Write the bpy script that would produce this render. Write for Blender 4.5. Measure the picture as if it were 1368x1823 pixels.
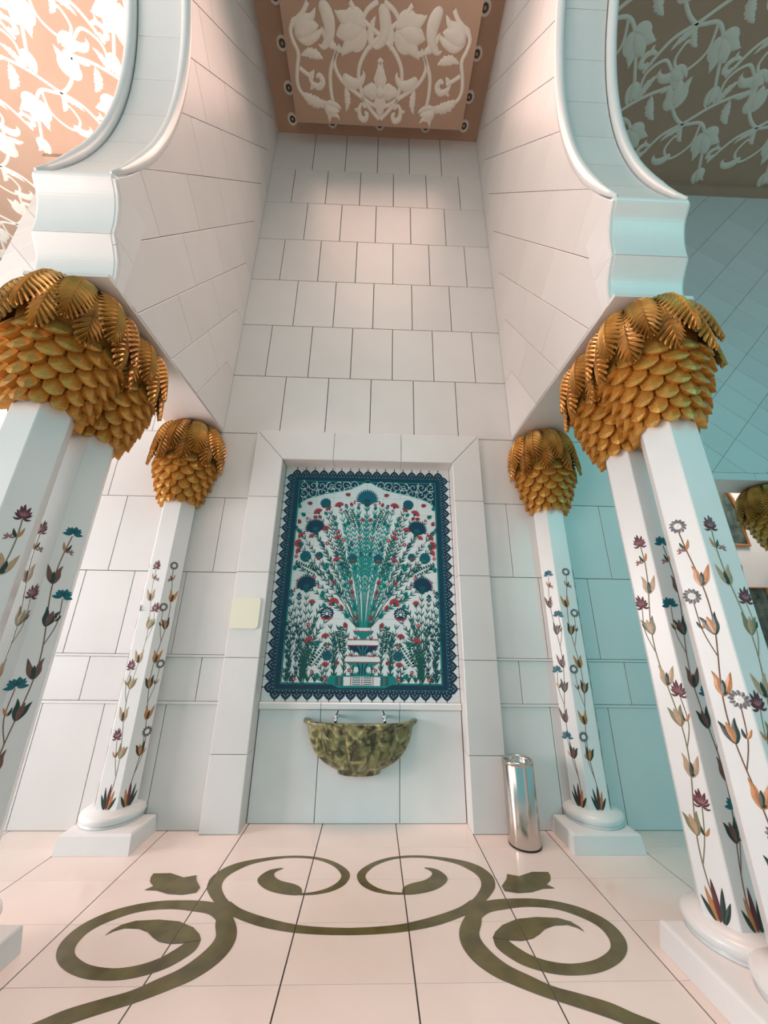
import bpy, math, random
from mathutils import Matrix, Vector
random.seed(7)
scene = bpy.context.scene
COL = scene.collection
for o in list(bpy.data.objects):
    bpy.data.objects.remove(o)
PI = math.pi
V = Vector

# ------------------------------------------------------------------ camera
F_PX = 632.693
CAM = V((0.09606, 0.0, 1.6))
CR = V((0.99944709, -0.03082209, 0.01247076))
CU = V((-0.02184528, -0.3259573, 0.94513207))
CF = V((0.02506601, 0.94488192, 0.32645039))
cam = bpy.data.cameras.new('camera')
cam.sensor_fit = 'HORIZONTAL'
cam.sensor_width = 36.0
cam.lens = F_PX * 36.0 / 1368.0
cam.clip_start = 0.02
cam.clip_end = 300
cam_o = bpy.data.objects.new('camera', cam)
COL.objects.link(cam_o)
m = Matrix((CR, CU, -CF)).transposed().to_4x4()
m.translation = CAM
cam_o.matrix_world = m
scene.camera = cam_o

def at(px, py, axis, val):
    """point of the place seen at a photograph pixel, on the plane axis = val"""
    d = CF + CR * ((px - 684) / F_PX) - CU * ((py - 911.5) / F_PX)
    t = (val - CAM[axis]) / d[axis]
    return CAM + d * t

# ------------------------------------------------------------------ world, lights, exposure
w = bpy.data.worlds.new('world')
scene.world = w
w.use_nodes = True
bg = w.node_tree.nodes['Background']
bg.inputs[0].default_value = (0.37, 0.87, 0.98, 1)
bg.inputs[1].default_value = 0.62

def area(name, loc, target, sx, sy, color, power, spread=180):
    l = bpy.data.lights.new(name, 'AREA')
    l.shape = 'RECTANGLE'
    l.size, l.size_y = sx, sy
    l.color = color
    l.energy = power
    l.spread = math.radians(spread)
    o = bpy.data.objects.new(name, l)
    COL.objects.link(o)
    o.location = loc
    o.rotation_euler = (V(target) - V(loc)).to_track_quat('-Z', 'Y').to_euler()
    return o

# sunlit court outside the left arcade
area('courtyard_daylight', (-8.5, 1.0, 2.0), (0, 3.3, 1.0), 3, 3, (1.0, 0.88, 0.88), 160, 90)
area('courtyard_sky_glow', (-6.8, -2.4, 3.4), (0.4, 2.9, 6.2), 4, 4, (1.0, 0.80, 0.72), 62, 84)
# sunlit paving left of the arcade throwing light up on to the left ceiling and wall
area('paving_bounce', (-8.6, 1.6, 0.35), (-5.6, 2.6, 9.0), 5, 4, (1.0, 0.86, 0.83), 830, 96)
# added warm fill below the hanging panel; the downlights themselves are unlit
area('ceiling_lamp_glow', (0.0, 1.6, 9.5), (0.0, 1.6, 0.0), 2.4, 3.4, (1.0, 0.62, 0.50), 84, 75)
# added warm fill shining up from behind the camera, source invented
area('rear_paving_bounce', (0.0, -3.2, 0.12), (0.0, 0.6, 9.0), 3.2, 3, (1.0, 0.62, 0.44), 92, 120)
# turquoise light of the pools outside the right arcade
area('pool_daylight', (6.6, -6.0, 6.2), (3.7, 4.2, 2.2), 3.0, 3.0, (0.02, 0.78, 0.76), 26, 58)
# open court beyond the right opening
area('far_court_daylight', (10.3, 6.2, 8.4), (9.8, 9.0, 3.2), 3, 2, (1.0, 0.84, 0.76), 330)
scene.view_settings.view_transform = 'Standard'
scene.view_settings.look = 'None'
scene.view_settings.gamma = 1.0
scene.view_settings.use_curve_mapping = False
scene.view_settings.exposure = 0.0

# ------------------------------------------------------------------ materials
def srgb(r, g, b):
    f = lambda c: c / 12.92 if c <= 0.04045 else ((c + 0.055) / 1.055) ** 2.4
    return (f(r / 255), f(g / 255), f(b / 255), 1)

def pmat(name, col, rough=0.4, metal=0.0, noise=0.0, nscale=6.0, rnd=0.0, col2=None, coat=0.0, bump=0.0, bscale=40, spec=0.5):
    M = bpy.data.materials.new(name)
    M.use_nodes = True
    nt = M.node_tree
    b = nt.nodes['Principled BSDF']
    b.inputs['Base Color'].default_value = col
    b.inputs['Roughness'].default_value = rough
    b.inputs['Metallic'].default_value = metal
    b.inputs['Specular IOR Level'].default_value = spec
    if coat:
        b.inputs['Coat Weight'].default_value = coat
        b.inputs['Coat Roughness'].default_value = 0.04
    if noise or rnd or bump:
        tc = nt.nodes.new('ShaderNodeTexCoord')
        nz = nt.nodes.new('ShaderNodeTexNoise')
        nz.inputs['Scale'].default_value = nscale
        nz.inputs['Detail'].default_value = 5
        nt.links.new(tc.outputs['Object'], nz.inputs['Vector'])
        if col2 is None:
            col2 = tuple(c * 0.82 for c in col[:3]) + (1,)
        mx = nt.nodes.new('ShaderNodeMix')
        mx.data_type = 'RGBA'
        mx.inputs[6].default_value = col
        mx.inputs[7].default_value = col2
        mr = nt.nodes.new('ShaderNodeMapRange')
        mr.inputs[1].default_value = 0.35
        mr.inputs[2].default_value = 0.7
        mr.inputs[4].default_value = noise
        nt.links.new(nz.outputs[0], mr.inputs[0])
        oi = nt.nodes.new('ShaderNodeObjectInfo')
        ma = nt.nodes.new('ShaderNodeMath')
        ma.operation = 'MULTIPLY_ADD'
        ma.inputs[1].default_value = rnd
        nt.links.new(oi.outputs['Random'], ma.inputs[0])
        nt.links.new(mr.outputs[0], ma.inputs[2])
        nt.links.new(ma.outputs[0], mx.inputs[0])
        nt.links.new(mx.outputs[2], b.inputs['Base Color'])
        if bump:
            n2 = nt.nodes.new('ShaderNodeTexNoise')
            n2.inputs['Scale'].default_value = bscale
            n2.inputs['Detail'].default_value = 4
            nt.links.new(tc.outputs['Object'], n2.inputs['Vector'])
            bp = nt.nodes.new('ShaderNodeBump')
            bp.inputs['Strength'].default_value = bump
            bp.inputs['Distance'].default_value = 0.01
            nt.links.new(n2.outputs[0], bp.inputs['Height'])
            nt.links.new(bp.outputs[0], b.inputs['Normal'])
    return M

MARBLE = pmat('white_marble', srgb(226, 222, 219), 0.42, noise=0.25, nscale=1.6, rnd=0.35, col2=srgb(208, 203, 200))
MARBLE_P = pmat('polished_white_marble', srgb(230, 228, 226), 0.3, noise=0.3, nscale=3, col2=srgb(212, 208, 205))
FLOORM = pmat('polished_floor_marble', srgb(237, 222, 214), 0.14, noise=0.4, nscale=2.2, rnd=0.3, col2=srgb(225, 208, 198))
JOINT = pmat('joint_grout', srgb(70, 64, 60), 0.9)
PALEJ = pmat('pale_joint', srgb(165, 158, 152), 0.9)
BROWN = pmat('brown_plaster', srgb(176, 144, 123), 0.8, noise=0.3, nscale=3)
RELIEF = pmat('cream_relief_plaster', srgb(224, 214, 202), 0.6, noise=0.25, nscale=8)
GOLD = pmat('gold_leaf_bronze', srgb(212, 154, 72), 0.36, metal=0.38, noise=0.5, nscale=9, rnd=0.3, col2=srgb(162, 108, 42))
GOLDF = pmat('gold_frond_bronze', srgb(216, 158, 76), 0.36, metal=0.38, noise=0.6, nscale=7, rnd=0.4, col2=srgb(138, 88, 34))
DARKGOLD = pmat('capital_core_bronze', srgb(96, 56, 18), 0.55, metal=0.6)
OLIVE = pmat('olive_inlay_marble', srgb(108, 98, 58), 0.22, noise=0.9, nscale=7, col2=srgb(80, 72, 42))
STEEL = pmat('brushed_steel', srgb(205, 196, 188), 0.2, metal=1.0)
CHROME = pmat('chrome', srgb(220, 220, 220), 0.1, metal=1.0)
BLACK = pmat('black_rubber', srgb(24, 23, 22), 0.5)
CREAM = pmat('cream_plate', srgb(236, 230, 208), 0.25)
GLAZE = pmat('white_tile_glaze', srgb(214, 219, 218), 0.22, rnd=0.3, col2=srgb(200, 206, 206))
P_NAVY = pmat('navy_glaze', srgb(18, 40, 66), 0.22, rnd=0.5, col2=srgb(14, 60, 74))
P_TEAL = pmat('teal_glaze', srgb(14, 122, 116), 0.22)
P_GREEN = pmat('green_glaze', srgb(14, 74, 66), 0.22)
P_BLUE = pmat('blue_glaze', srgb(22, 70, 100), 0.22, rnd=0.6, col2=srgb(20, 110, 116))
P_RED = pmat('red_glaze', srgb(176, 46, 56), 0.22, rnd=0.5, col2=srgb(140, 30, 50))
P_PALE = pmat('pale_glaze', srgb(196, 214, 212), 0.22)
I_MAROON = pmat('maroon_inlay', srgb(92, 40, 48), 0.3)
I_PINK = pmat('rose_inlay', srgb(150, 104, 104), 0.3)
I_ORANGE = pmat('amber_inlay', srgb(196, 134, 78), 0.3, noise=0.7, nscale=30, col2=srgb(150, 90, 52))
I_DGREEN = pmat('dark_green_inlay', srgb(34, 56, 48), 0.3)
I_GREY = pmat('grey_inlay', srgb(112, 108, 108), 0.3, noise=0.6, nscale=60, col2=srgb(70, 64, 66))
I_BLUE = pmat('blue_inlay', srgb(14, 96, 108), 0.3)
I_STEM = pmat('stem_inlay', srgb(122, 92, 76), 0.3)
I_TAN = pmat('tan_inlay', srgb(190, 160, 128), 0.3, noise=0.7, nscale=30, col2=srgb(150, 120, 92))
I_BROWN = pmat('brown_inlay', srgb(120, 82, 70), 0.3, noise=0.7, nscale=30, col2=srgb(80, 56, 52))
I_OLIVEST = pmat('olive_stem_inlay', srgb(128, 122, 92), 0.3)
LENS = pmat('lamp_lens', srgb(52, 58, 56), 0.12)
LAMPRING = pmat('lamp_ring', srgb(216, 206, 194), 0.35)

def basin_mat():
    M = bpy.data.materials.new('green_veined_marble')
    M.use_nodes = True
    nt = M.node_tree
    b = nt.nodes['Principled BSDF']
    b.inputs['Roughness'].default_value = 0.28
    tc = nt.nodes.new('ShaderNodeTexCoord')
    n1 = nt.nodes.new('ShaderNodeTexNoise')
    n1.inputs['Scale'].default_value = 11
    n1.inputs['Detail'].default_value = 8
    n1.inputs['Distortion'].default_value = 1.2
    nt.links.new(tc.outputs['Object'], n1.inputs['Vector'])
    r = nt.nodes.new('ShaderNodeValToRGB')
    e = r.color_ramp.elements
    e[0].position, e[0].color = 0.32, srgb(36, 36, 26)
    e[1].position, e[1].color = 0.72, srgb(206, 192, 140)
    for p, c in ((0.42, srgb(84, 84, 56)), (0.52, srgb(124, 122, 82)), (0.61, srgb(150, 142, 98))):
        x = e.new(p)
        x.color = c
    nt.links.new(n1.outputs[0], r.inputs[0])
    v = nt.nodes.new('ShaderNodeTexVoronoi')
    v.feature = 'DISTANCE_TO_EDGE'
    v.inputs['Scale'].default_value = 5
    mp = nt.nodes.new('ShaderNodeMix')
    mp.data_type = 'RGBA'
    mp.blend_type = 'MULTIPLY'
    nt.links.new(tc.outputs['Object'], v.inputs['Vector'])
    r2 = nt.nodes.new('ShaderNodeValToRGB')
    r2.color_ramp.elements[0].color = (0.12, 0.11, 0.07, 1)
    r2.color_ramp.elements[1].position = 0.045
    nt.links.new(v.outputs['Distance'], r2.inputs[0])
    mp.inputs[0].default_value = 0.35
    nt.links.new(r.outputs[0], mp.inputs[6])
    nt.links.new(r2.outputs[0], mp.inputs[7])
    nt.links.new(mp.outputs[2], b.inputs['Base Color'])
    return M
GREENM = basin_mat()

def window_mat():
    M = pmat('mosaic_window_glass', srgb(96, 104, 92), 0.2, noise=1.0, nscale=5, col2=srgb(40, 46, 40))
    return M
WINGLASS = window_mat()

# ------------------------------------------------------------------ mesh helpers
class MB:
    def __init__(s):
        s.v, s.f, s.m = [], [], []
    def add(s, pts, faces, mat=0):
        b = len(s.v)
        s.v += [tuple(p) for p in pts]
        for f in faces:
            s.f.append([b + i for i in f])
            s.m.append(mat)
    def box(s, x0, x1, y0, y1, z0, z1, mat=0):
        s.add([(x0, y0, z0), (x1, y0, z0), (x1, y1, z0), (x0, y1, z0), (x0, y0, z1), (x1, y0, z1), (x1, y1, z1), (x0, y1, z1)],
              [(0, 3, 2, 1), (4, 5, 6, 7), (0, 1, 5, 4), (1, 2, 6, 5), (2, 3, 7, 6), (3, 0, 4, 7)], mat)
    def mesh(s, name, mats, smooth=False):
        me = bpy.data.meshes.new(name)
        me.from_pydata(s.v, [], s.f)
        for mt in (mats if isinstance(mats, (list, tuple)) else [mats]):
            me.materials.append(mt)
        me.polygons.foreach_set('material_index', s.m)
        if smooth:
            me.polygons.foreach_set('use_smooth', [True] * len(me.polygons))
        me.update()
        return me
    def build(s, name, mats, parent=None, M=None, smooth=False):
        return put(name, s.mesh(name, mats, smooth), parent, M)

WM = {}
def put(name, data, parent=None, M=None, local=False):
    """link one object; M is its world matrix (or the matrix in its parent when local)"""
    o = bpy.data.objects.new(name, data)
    COL.objects.link(o)
    M = Matrix() if M is None else M
    if parent is not None:
        o.parent = parent
        pw = WM[parent.name]
        if local:
            o.matrix_basis = M
            WM[o.name] = pw @ M
        else:
            o.matrix_basis = pw.inverted() @ M
            WM[o.name] = M
    else:
        o.matrix_basis = M
        WM[o.name] = M
    return o

def T(x, y, z):
    return Matrix.Translation((x, y, z))

def thing(name, label, cat, loc=(0, 0, 0), group=None):
    o = put(name, None, None, T(*loc))
    return tag(o, label, cat, group)

def tag(o, label, cat, group=None, kind=None):
    o['label'] = label
    o['category'] = cat
    if group: o['group'] = group
    o['kind'] = kind or 'thing'
    return o

def frame(o, u, v, n):
    M = Matrix((V(u), V(v), V(n))).transposed().to_4x4()
    M.translation = V(o)
    return M

def area2(p):
    return 0.5 * sum(p[i - 1][0] * p[i][1] - p[i][0] * p[i - 1][1] for i in range(len(p)))

def clean(p, e=1e-4):
    q = []
    for a in p:
        if not q or math.hypot(a[0] - q[-1][0], a[1] - q[-1][1]) > e:
            q.append(a)
    while len(q) > 1 and math.hypot(q[0][0] - q[-1][0], q[0][1] - q[-1][1]) < e:
        q.pop()
    return q

def clip(p, a, b, c):
    """keep a*x + b*y <= c"""
    out = []
    n = len(p)
    for i in range(n):
        s, e = p[i - 1], p[i]
        ds, de = a * s[0] + b * s[1] - c, a * e[0] + b * e[1] - c
        if (ds <= 0) != (de <= 0):
            t = ds / (ds - de)
            out.append((s[0] + t * (e[0] - s[0]), s[1] + t * (e[1] - s[1])))
        if de <= 0:
            out.append(e)
    return clean(out) if len(out) > 2 else []

def inset(p, d):
    n = len(p)
    out = []
    for i in range(n):
        a, b, c = p[i - 1], p[i], p[(i + 1) % n]
        e1 = V((b[0] - a[0], b[1] - a[1])).normalized()
        e2 = V((c[0] - b[0], c[1] - b[1])).normalized()
        n1, n2 = V((-e1.y, e1.x)), V((-e2.y, e2.x))
        h = n1 + n2
        k = max(0.35, 1 + n1.dot(n2))
        out.append((b[0] + h.x * d / k, b[1] + h.y * d / k))
    return out

def slab(name, poly, M, thick, parent, mat, gap=0.004, bev=0.003):
    """one stone: polygon in (u, v) of the frame M, its face at n = 0, with a fine chamfer"""
    p = clean(poly)
    if len(p) < 3 or abs(area2(p)) < 2e-3:
        return None
    if area2(p) < 0:
        p = p[::-1]
    p = inset(p, gap)
    cx = sum(a[0] for a in p) / len(p)
    cy = sum(a[1] for a in p) / len(p)
    p = [(a[0] - cx, a[1] - cy) for a in p]
    q = inset(p, bev)
    n = len(p)
    mb = MB()
    vs = [(a[0], a[1], -thick) for a in p] + [(a[0], a[1], -bev) for a in p] + [(a[0], a[1], 0) for a in q]
    fs = [tuple(range(2 * n, 3 * n))]
    for k in (0, 1):
        for i in range(n):
            j = (i + 1) % n
            fs.append((k * n + i, k * n + j, (k + 1) * n + j, (k + 1) * n + i))
    mb.add(vs, fs)
    return mb.build(name, mat, parent, M @ T(cx, cy, 0))

def rect(x0, x1, y0, y1):
    return [(x0, y0), (x1, y0), (x1, y1), (x0, y1)]

def cr(pts, n=6, closed=False):
    """Catmull-Rom resampling of a list of tuples"""
    pts = [V(p) for p in pts]
    N = len(pts)
    out = []
    rng = range(N) if closed else range(N - 1)
    for i in rng:
        if closed:
            a, b, c, d = pts[i - 1], pts[i], pts[(i + 1) % N], pts[(i + 2) % N]
        else:
            a, b, c, d = pts[max(i - 1, 0)], pts[i], pts[i + 1], pts[min(i + 2, N - 1)]
        for k in range(n):
            t = k / n
            out.append(0.5 * ((2 * b) + (c - a) * t + (2 * a - 5 * b + 4 * c - d) * t * t + (3 * b - a - 3 * c + d) * t ** 3))
    if not closed:
        out.append(pts[-1])
    return out

def blade(mb, spine, wid, h=0.01, mat=0, z0=0.0, cross=5, skirt=0.0):
    """raised strip along a 2D spine; wid = half width function of t, or a number pair list"""
    sp = [V((p[0], p[1])) for p in spine]
    n = len(sp)
    vs, fs = [], []
    prof = {5: ((-1, 0), (-0.55, 0.85), (0, 0.7), (0.55, 0.85), (1, 0)), 3: ((-1, 0), (0, 1), (1, 0)), 4: ((-1, 0), (-0.5, 1), (0.5, 1), (1, 0))}[cross]
    if skirt:
        prof = ((-1, -skirt),) + tuple(prof) + ((1, -skirt),)
    c = len(prof)
    for i in range(n):
        t = i / (n - 1)
        d = (sp[min(i + 1, n - 1)] - sp[max(i - 1, 0)]).normalized()
        nr = V((-d.y, d.x))
        ww = wid(t)
        wl, wr = ww if isinstance(ww, tuple) else (ww, ww)
        for u, hh in prof:
            q = sp[i] + nr * (-u * (wl if u < 0 else wr))
            vs.append((q.x, q.y, z0 + (hh * h * min(1, (wl + wr) / (4 * h) if h else 1) if hh > 0 else hh)))
    for i in range(n - 1):
        for k in range(c - 1):
            a = i * c + k
            fs.append((a, a + c, a + c + 1, a + 1))
    mb.add(vs, fs, mat)

def leafw(w, peak=0.4):
    a = math.log(0.5) / math.log(peak)
    return lambda t: w * max(0.02, math.sin(PI * min(1, max(0, t)) ** a))

def serrw(w, k=6, amp=0.3, peak=0.4):
    f = leafw(w, peak)
    return lambda t: f(t) * (1 - amp * ((t * k) % 1.0))

def stroke(mb, pts, w, h, mat=0, n=6, z0=0.0, cross=4, w1=None):
    sp = cr(pts, n)
    w1 = w if w1 is None else w1
    blade(mb, sp, lambda t: w + (w1 - w) * t, h, mat, z0, cross)

def lathe(mb, prof, n=32, mat=0, a0=0, a1=2 * PI, c=(0, 0)):
    full = abs(a1 - a0 - 2 * PI) < 1e-6
    m_ = n if full else n + 1
    vs, fs = [], []
    for r, z in prof:
        for i in range(m_):
            a = a0 + (a1 - a0) * i / n
            vs.append((c[0] + r * math.cos(a), c[1] + r * math.sin(a), z))
    for j in range(len(prof) - 1):
        for i in range(n):
            k = (i + 1) % m_
            fs.append((j * m_ + i, j * m_ + k, (j + 1) * m_ + k, (j + 1) * m_ + i))
    mb.add(vs, fs, mat)

def tube(mb, pts, r, n=8, mat=0, cap=True):
    pts = [V(p) for p in pts]
    vs, fs = [], []
    up = V((0.13, 0.27, 1)).normalized()
    for i, p in enumerate(pts):
        d = (pts[min(i + 1, len(pts) - 1)] - pts[max(i - 1, 0)]).normalized()
        a = d.cross(up).normalized()
        b = d.cross(a)
        rr = r(i / (len(pts) - 1)) if callable(r) else r
        for k in range(n):
            t = 2 * PI * k / n
            vs.append(p + a * (rr * math.cos(t)) + b * (rr * math.sin(t)))
    for i in range(len(pts) - 1):
        for k in range(n):
            fs.append((i * n + k, i * n + (k + 1) % n, (i + 1) * n + (k + 1) % n, (i + 1) * n + k))
    if cap:
        fs.append(tuple(range(n))[::-1])
        fs.append(tuple(range((len(pts) - 1) * n, len(pts) * n)))
    mb.add(vs, fs, mat)

# ------------------------------------------------------------------ dimensions of the place
D = 3.793            # main face of the end wall
W = 1.753            # half width of the bay
WT = 2.323           # outer face of the arch walls
ZS = 3.8776          # soffit above the capitals
CH = 0.845           # course height
ZC = 9.96            # bay ceiling
ZSIDE = 10.62        # ceilings of the bays at the sides
YD = 4.75            # wall above the openings at the sides
XE = 3.4             # end of the end wall
BACK = lambda y, dz=0: frame((0, y, 0), (1, 0, 0), (0, 0, 1), (0, -1, 0))

# ------------------------------------------------------------------ floor
mb = MB()
mb.add([(-30, -25, -0.011), (30, -25, -0.011), (30, 30, -0.011), (-30, 30, -0.011)], [(0, 1, 2, 3)], 1)
mb.add([(-4.22, 1.21, -0.008), (4.25, 1.21, -0.008), (4.25, 4.71, -0.008), (-4.22, 4.71, -0.008)], [(0, 1, 2, 3)], 0)
floor = mb.build('floor', [JOINT, FLOORM])
tag(floor, 'polished pale marble paving with dark joints across the whole arcade', 'floor', kind='structure')
TWX = 0.6526
FM = frame((0, 0, 0), (1, 0, 0), (0, 1, 0), (0, 0, 1))
xj = [0.016 + (k + 0.5) * TWX for k in range(-7, 7)]
yj = [3.545 + 0.39 * k for k in range(-6, 4)]
for i in range(len(xj) - 1):
    for j in range(len(yj) - 1):
        slab('floor_tile', rect(xj[i], xj[i + 1], yj[j], yj[j + 1]), FM, 0.012, floor, FLOORM, gap=0.0011, bev=0.0008)
# the long joints are the wider ones
for o in floor.children:
    o.scale.x = 0.9915

# olive vine scrolls let into the floor
def fl(x, y):
    p = at(x * 0.5117, 1440 + y * 0.5117, 2, 0.0)
    return (p.x - 0.012, p.y)
def ribbon(pts, n=7):
    """pts: outer xy, inner xy pairs along the band"""
    A = cr([fl(*p[0]) for p in pts], n)
    B = cr([fl(*p[1]) for p in pts], n)
    return A, B
def inlay_piece(name, strips, polys=()):
    for sgn in (-1, 1):
        mb = MB()
        for si, (A, B) in enumerate(strips):
            zz = 0.0012 + 0.0003 * si + (0.0008 if name.startswith('leaf') else 0)
            vs, fs = [], []
            for a, b in zip(A, B):
                vs += [(min(0, a[0]) * -sgn, a[1], zz), (min(0, b[0]) * -sgn, b[1], zz)]
            for i in range(len(A) - 1):
                fs.append((2 * i, 2 * i + 2, 2 * i + 3, 2 * i + 1))
            mb.add(vs, fs)
        for P in polys:
            mb.add([(p[0] * -sgn, p[1], 0.0029) for p in P], [tuple(range(len(P)))])
        # cut the stone where the paving joints run through it
        import bmesh
        bm = bmesh.new()
        me = mb.mesh(name, OLIVE)
        bm.from_mesh(me)
        for x in xj:
            for dx in (-0.003, 0.003):
                bmesh.ops.bisect_plane(bm, geom=bm.verts[:] + bm.edges[:] + bm.faces[:], plane_co=(x + dx, 0, 0), plane_no=(1, 0, 0))
        kill = [f for f in bm.faces if any(abs(f.calc_center_median().x - x) < 0.003 for x in xj)]
        bmesh.ops.delete(bm, geom=kill, context='FACES')
        for f in bm.faces:
            if f.normal.z < 0:
                f.normal_flip()
        bm.to_mesh(me)
        bm.free()
        put(name, me, floor)
inlay_piece('scroll_inlay', [
    # small centre loop
    ribbon([((772, 352), (812, 330)), ((735, 300), (790, 305)), ((727, 270), (778, 270)), ((745, 235), (795, 238)), ((800, 200), (840, 210)), ((880, 178), (900, 188)), ((1000, 164), (1000, 172)), ((1100, 167), (1095, 175)), ((1175, 187), (1160, 196)), ((1222, 222), (1192, 226)), ((1212, 258), (1186, 250)), ((1170, 284), (1150, 274)), ((1110, 298), (1100, 289)), ((1050, 301), (1048, 294))]),
    # joining swag to the middle
    ribbon([((768, 352), (808, 322)), ((840, 385), (850, 350)), ((920, 412), (930, 378)), ((1020, 430), (1030, 402)), ((1120, 438), (1125, 412)), ((1220, 440), (1222, 415)), ((1310, 440), (1310, 415))])],
    [cr([fl(*p) for p in [(992, 207), (945, 214), (908, 238), (905, 258), (935, 282), (990, 297), (1050, 300), (1055, 278), (1030, 263), (985, 252), (962, 236), (965, 220)]], 4, True)])
inlay_piece('leaf_scroll_inlay', [
    ribbon([((800, 335), (765, 395)), ((720, 322), (735, 368)), ((640, 319), (680, 357)), ((560, 322), (600, 349)), ((470, 336), (500, 357)), ((380, 362), (410, 383)), ((290, 405), (330, 420)), ((225, 460), (283, 462)), ((203, 510), (268, 500)), ((225, 555), (290, 528)), ((290, 588), (335, 548)), ((380, 598), (410, 556)), ((470, 590), (490, 545)), ((570, 562), (560, 522)), ((640, 527), (615, 492)), ((690, 490), (650, 468)), ((708, 455), (648, 466))]),
    ribbon([((812, 362), (770, 330)), ((832, 420), (757, 400)), ((820, 475), (757, 450)), ((770, 535), (715, 500)), ((690, 590), (640, 555)), ((600, 630), (550, 597)), ((490, 672), (460, 636)), ((390, 704), (360, 664)), ((280, 740), (240, 700)), ((170, 780), (140, 742)), ((60, 830), (20, 790)), ((-70, 905), (-110, 860)), ((-230, 1010), (-265, 955))])],
    [[fl(*p) for p in [(372, 443), (395, 424), (430, 405), (480, 391), (560, 387), (630, 393), (680, 414), (702, 438), (708, 458), (648, 468), (600, 471), (560, 463), (538, 447), (522, 430), (490, 418), (440, 416), (400, 428)]]])
inlay_piece('bud_inlay', [], [[fl(*p) for p in [(530, 240), (540, 226), (600, 225), (645, 240), (668, 236), (690, 232), (690, 250), (703, 275), (690, 292), (640, 300), (590, 297), (550, 285), (508, 284), (540, 270), (528, 255)]]])

# ------------------------------------------------------------------ end wall
mb = MB()
for x0, x1, y0, z0, z1 in ((-XE, -1.0, D + 0.02, 0, ZS), (1.0, XE, D + 0.02, 0, ZS), (-XE, XE, D + 0.02, 3.58, ZSIDE)):
    mb.box(x0 + 0.004, x1 - 0.004, y0, 4.9, z0, z1)
mb.box(-1.02, 1.02, 3.913 + 0.04, 4.3, 0, 3.6)
wall_back = mb.build('wall_back', [JOINT])
tag(wall_back, 'end wall of white marble blocks in courses around the mural niche', 'wall', kind='structure')
BM = BACK(D)
# upper courses between the arch walls
for r in range(7):
    z0, z1 = ZS + r * CH, (ZS + (r + 1) * CH if r < 6 else ZC)
    if z1 - z0 < 0.05: continue
    off = 0.0 if r % 2 == 0 else 0.5
    xs = [-W - 0.012] + [x for x in [(k + off) * 0.546 + 0.008 for k in range(-4, 4)] if abs(x) < W - 0.15] + [W + 0.012]
    for a, b in zip(xs, xs[1:]):
        slab('stone_block', rect(a, b, z0, z1), BM, 0.05, wall_back, MARBLE, gap=0.0045)
# lower courses beside the niche and outside the arch walls
LOW = [(0.0, 0.965), (0.985, 1.372), (1.392, 2.2), (2.2, 3.04), (3.04, ZS)]
LJ = [[1.82, 2.385, 2.95], [1.56, 2.63, 3.1], [1.868, 2.4, 2.9], [1.6, 2.68, 3.15], [1.95, 2.9]]
for sg in (-1, 1):
    for (z0, z1), js in zip(LOW, LJ):
        xs = [1.30] + js + [XE]
        for a, b in zip(xs, xs[1:]):
            slab('stone_block', rect(min(sg * a, sg * b), max(sg * a, sg * b), z0, z1), BM, 0.05, wall_back, MARBLE, gap=0.003)
    for z in (0.975, 1.382):
        mb = MB()
        mb.box(-(XE - 1.31) / 2, (XE - 1.31) / 2, -0.014, 0.02, -0.010, 0.010)
        mb.build('ledge_strip', MARBLE, wall_back, T(sg * (XE + 1.31) / 2, D, z))
    # blocks above the soffit, outside the arch walls
    for r in range(8):
        z0, z1 = ZS + r * CH, min(ZS + (r + 1) * CH, ZSIDE)
        xs = [WT + 0.01, 2.75 if r % 2 else 2.6, XE]
        for a, b in zip(xs, xs[1:]):
            slab('stone_block', rect(min(sg * a, sg * b), max(sg * a, sg * b), z0, z1), BM, 0.05, wall_back, MARBLE, gap=0.003)
    # return face of the end wall
    RM = frame((sg * XE, 0, 0), (0, 1, 0), (0, 0, 1), (sg, 0, 0)) if sg > 0 else frame((sg * XE, 0, 0), (0, -1, 0), (0, 0, 1), (-1, 0, 0))
    for r in range(12):
        z0, z1 = r * CH, min((r + 1) * CH, ZSIDE)
        if z1 - z0 < .1: continue
        slab('stone_block', rect(*((D, 4.9) if sg > 0 else (-4.9, -D)), z0, z1), RM, 0.02, wall_back, MARBLE, gap=0.003)

# niche: lower panels, sill, side and top reveals
YR = 3.913
NM = BACK(YR)
for a, b in ((-0.985, -0.388), (-0.388, 0.379), (0.379, 0.985)):
    slab('niche_panel', rect(a, b, 0.0, 0.905), NM, 0.03, wall_back, MARBLE_P, gap=0.003)
for a, b in ((-0.985, -0.388), (-0.388, 0.379), (0.379, 0.985)):
    mb = MB()
    hw = (b - a) / 2 - 0.002
    pr = [(0.0, -0.03), (-0.022, -0.03), (-0.03, -0.022), (-0.03, 0.022), (-0.022, 0.032), (0.05, 0.032), (0.05, -0.03)]
    n = len(pr)
    mb.add([(-hw, y, z) for y, z in pr] + [(hw, y, z) for y, z in pr], [tuple((i, (i + 1) % n, n + (i + 1) % n, n + i)) for i in range(n)] + [tuple(range(n))[::-1], tuple(range(n, 2 * n))])
    mb.build('sill_stone', MARBLE_P, wall_back, T((a + b) / 2, YR, 0.937))

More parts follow.
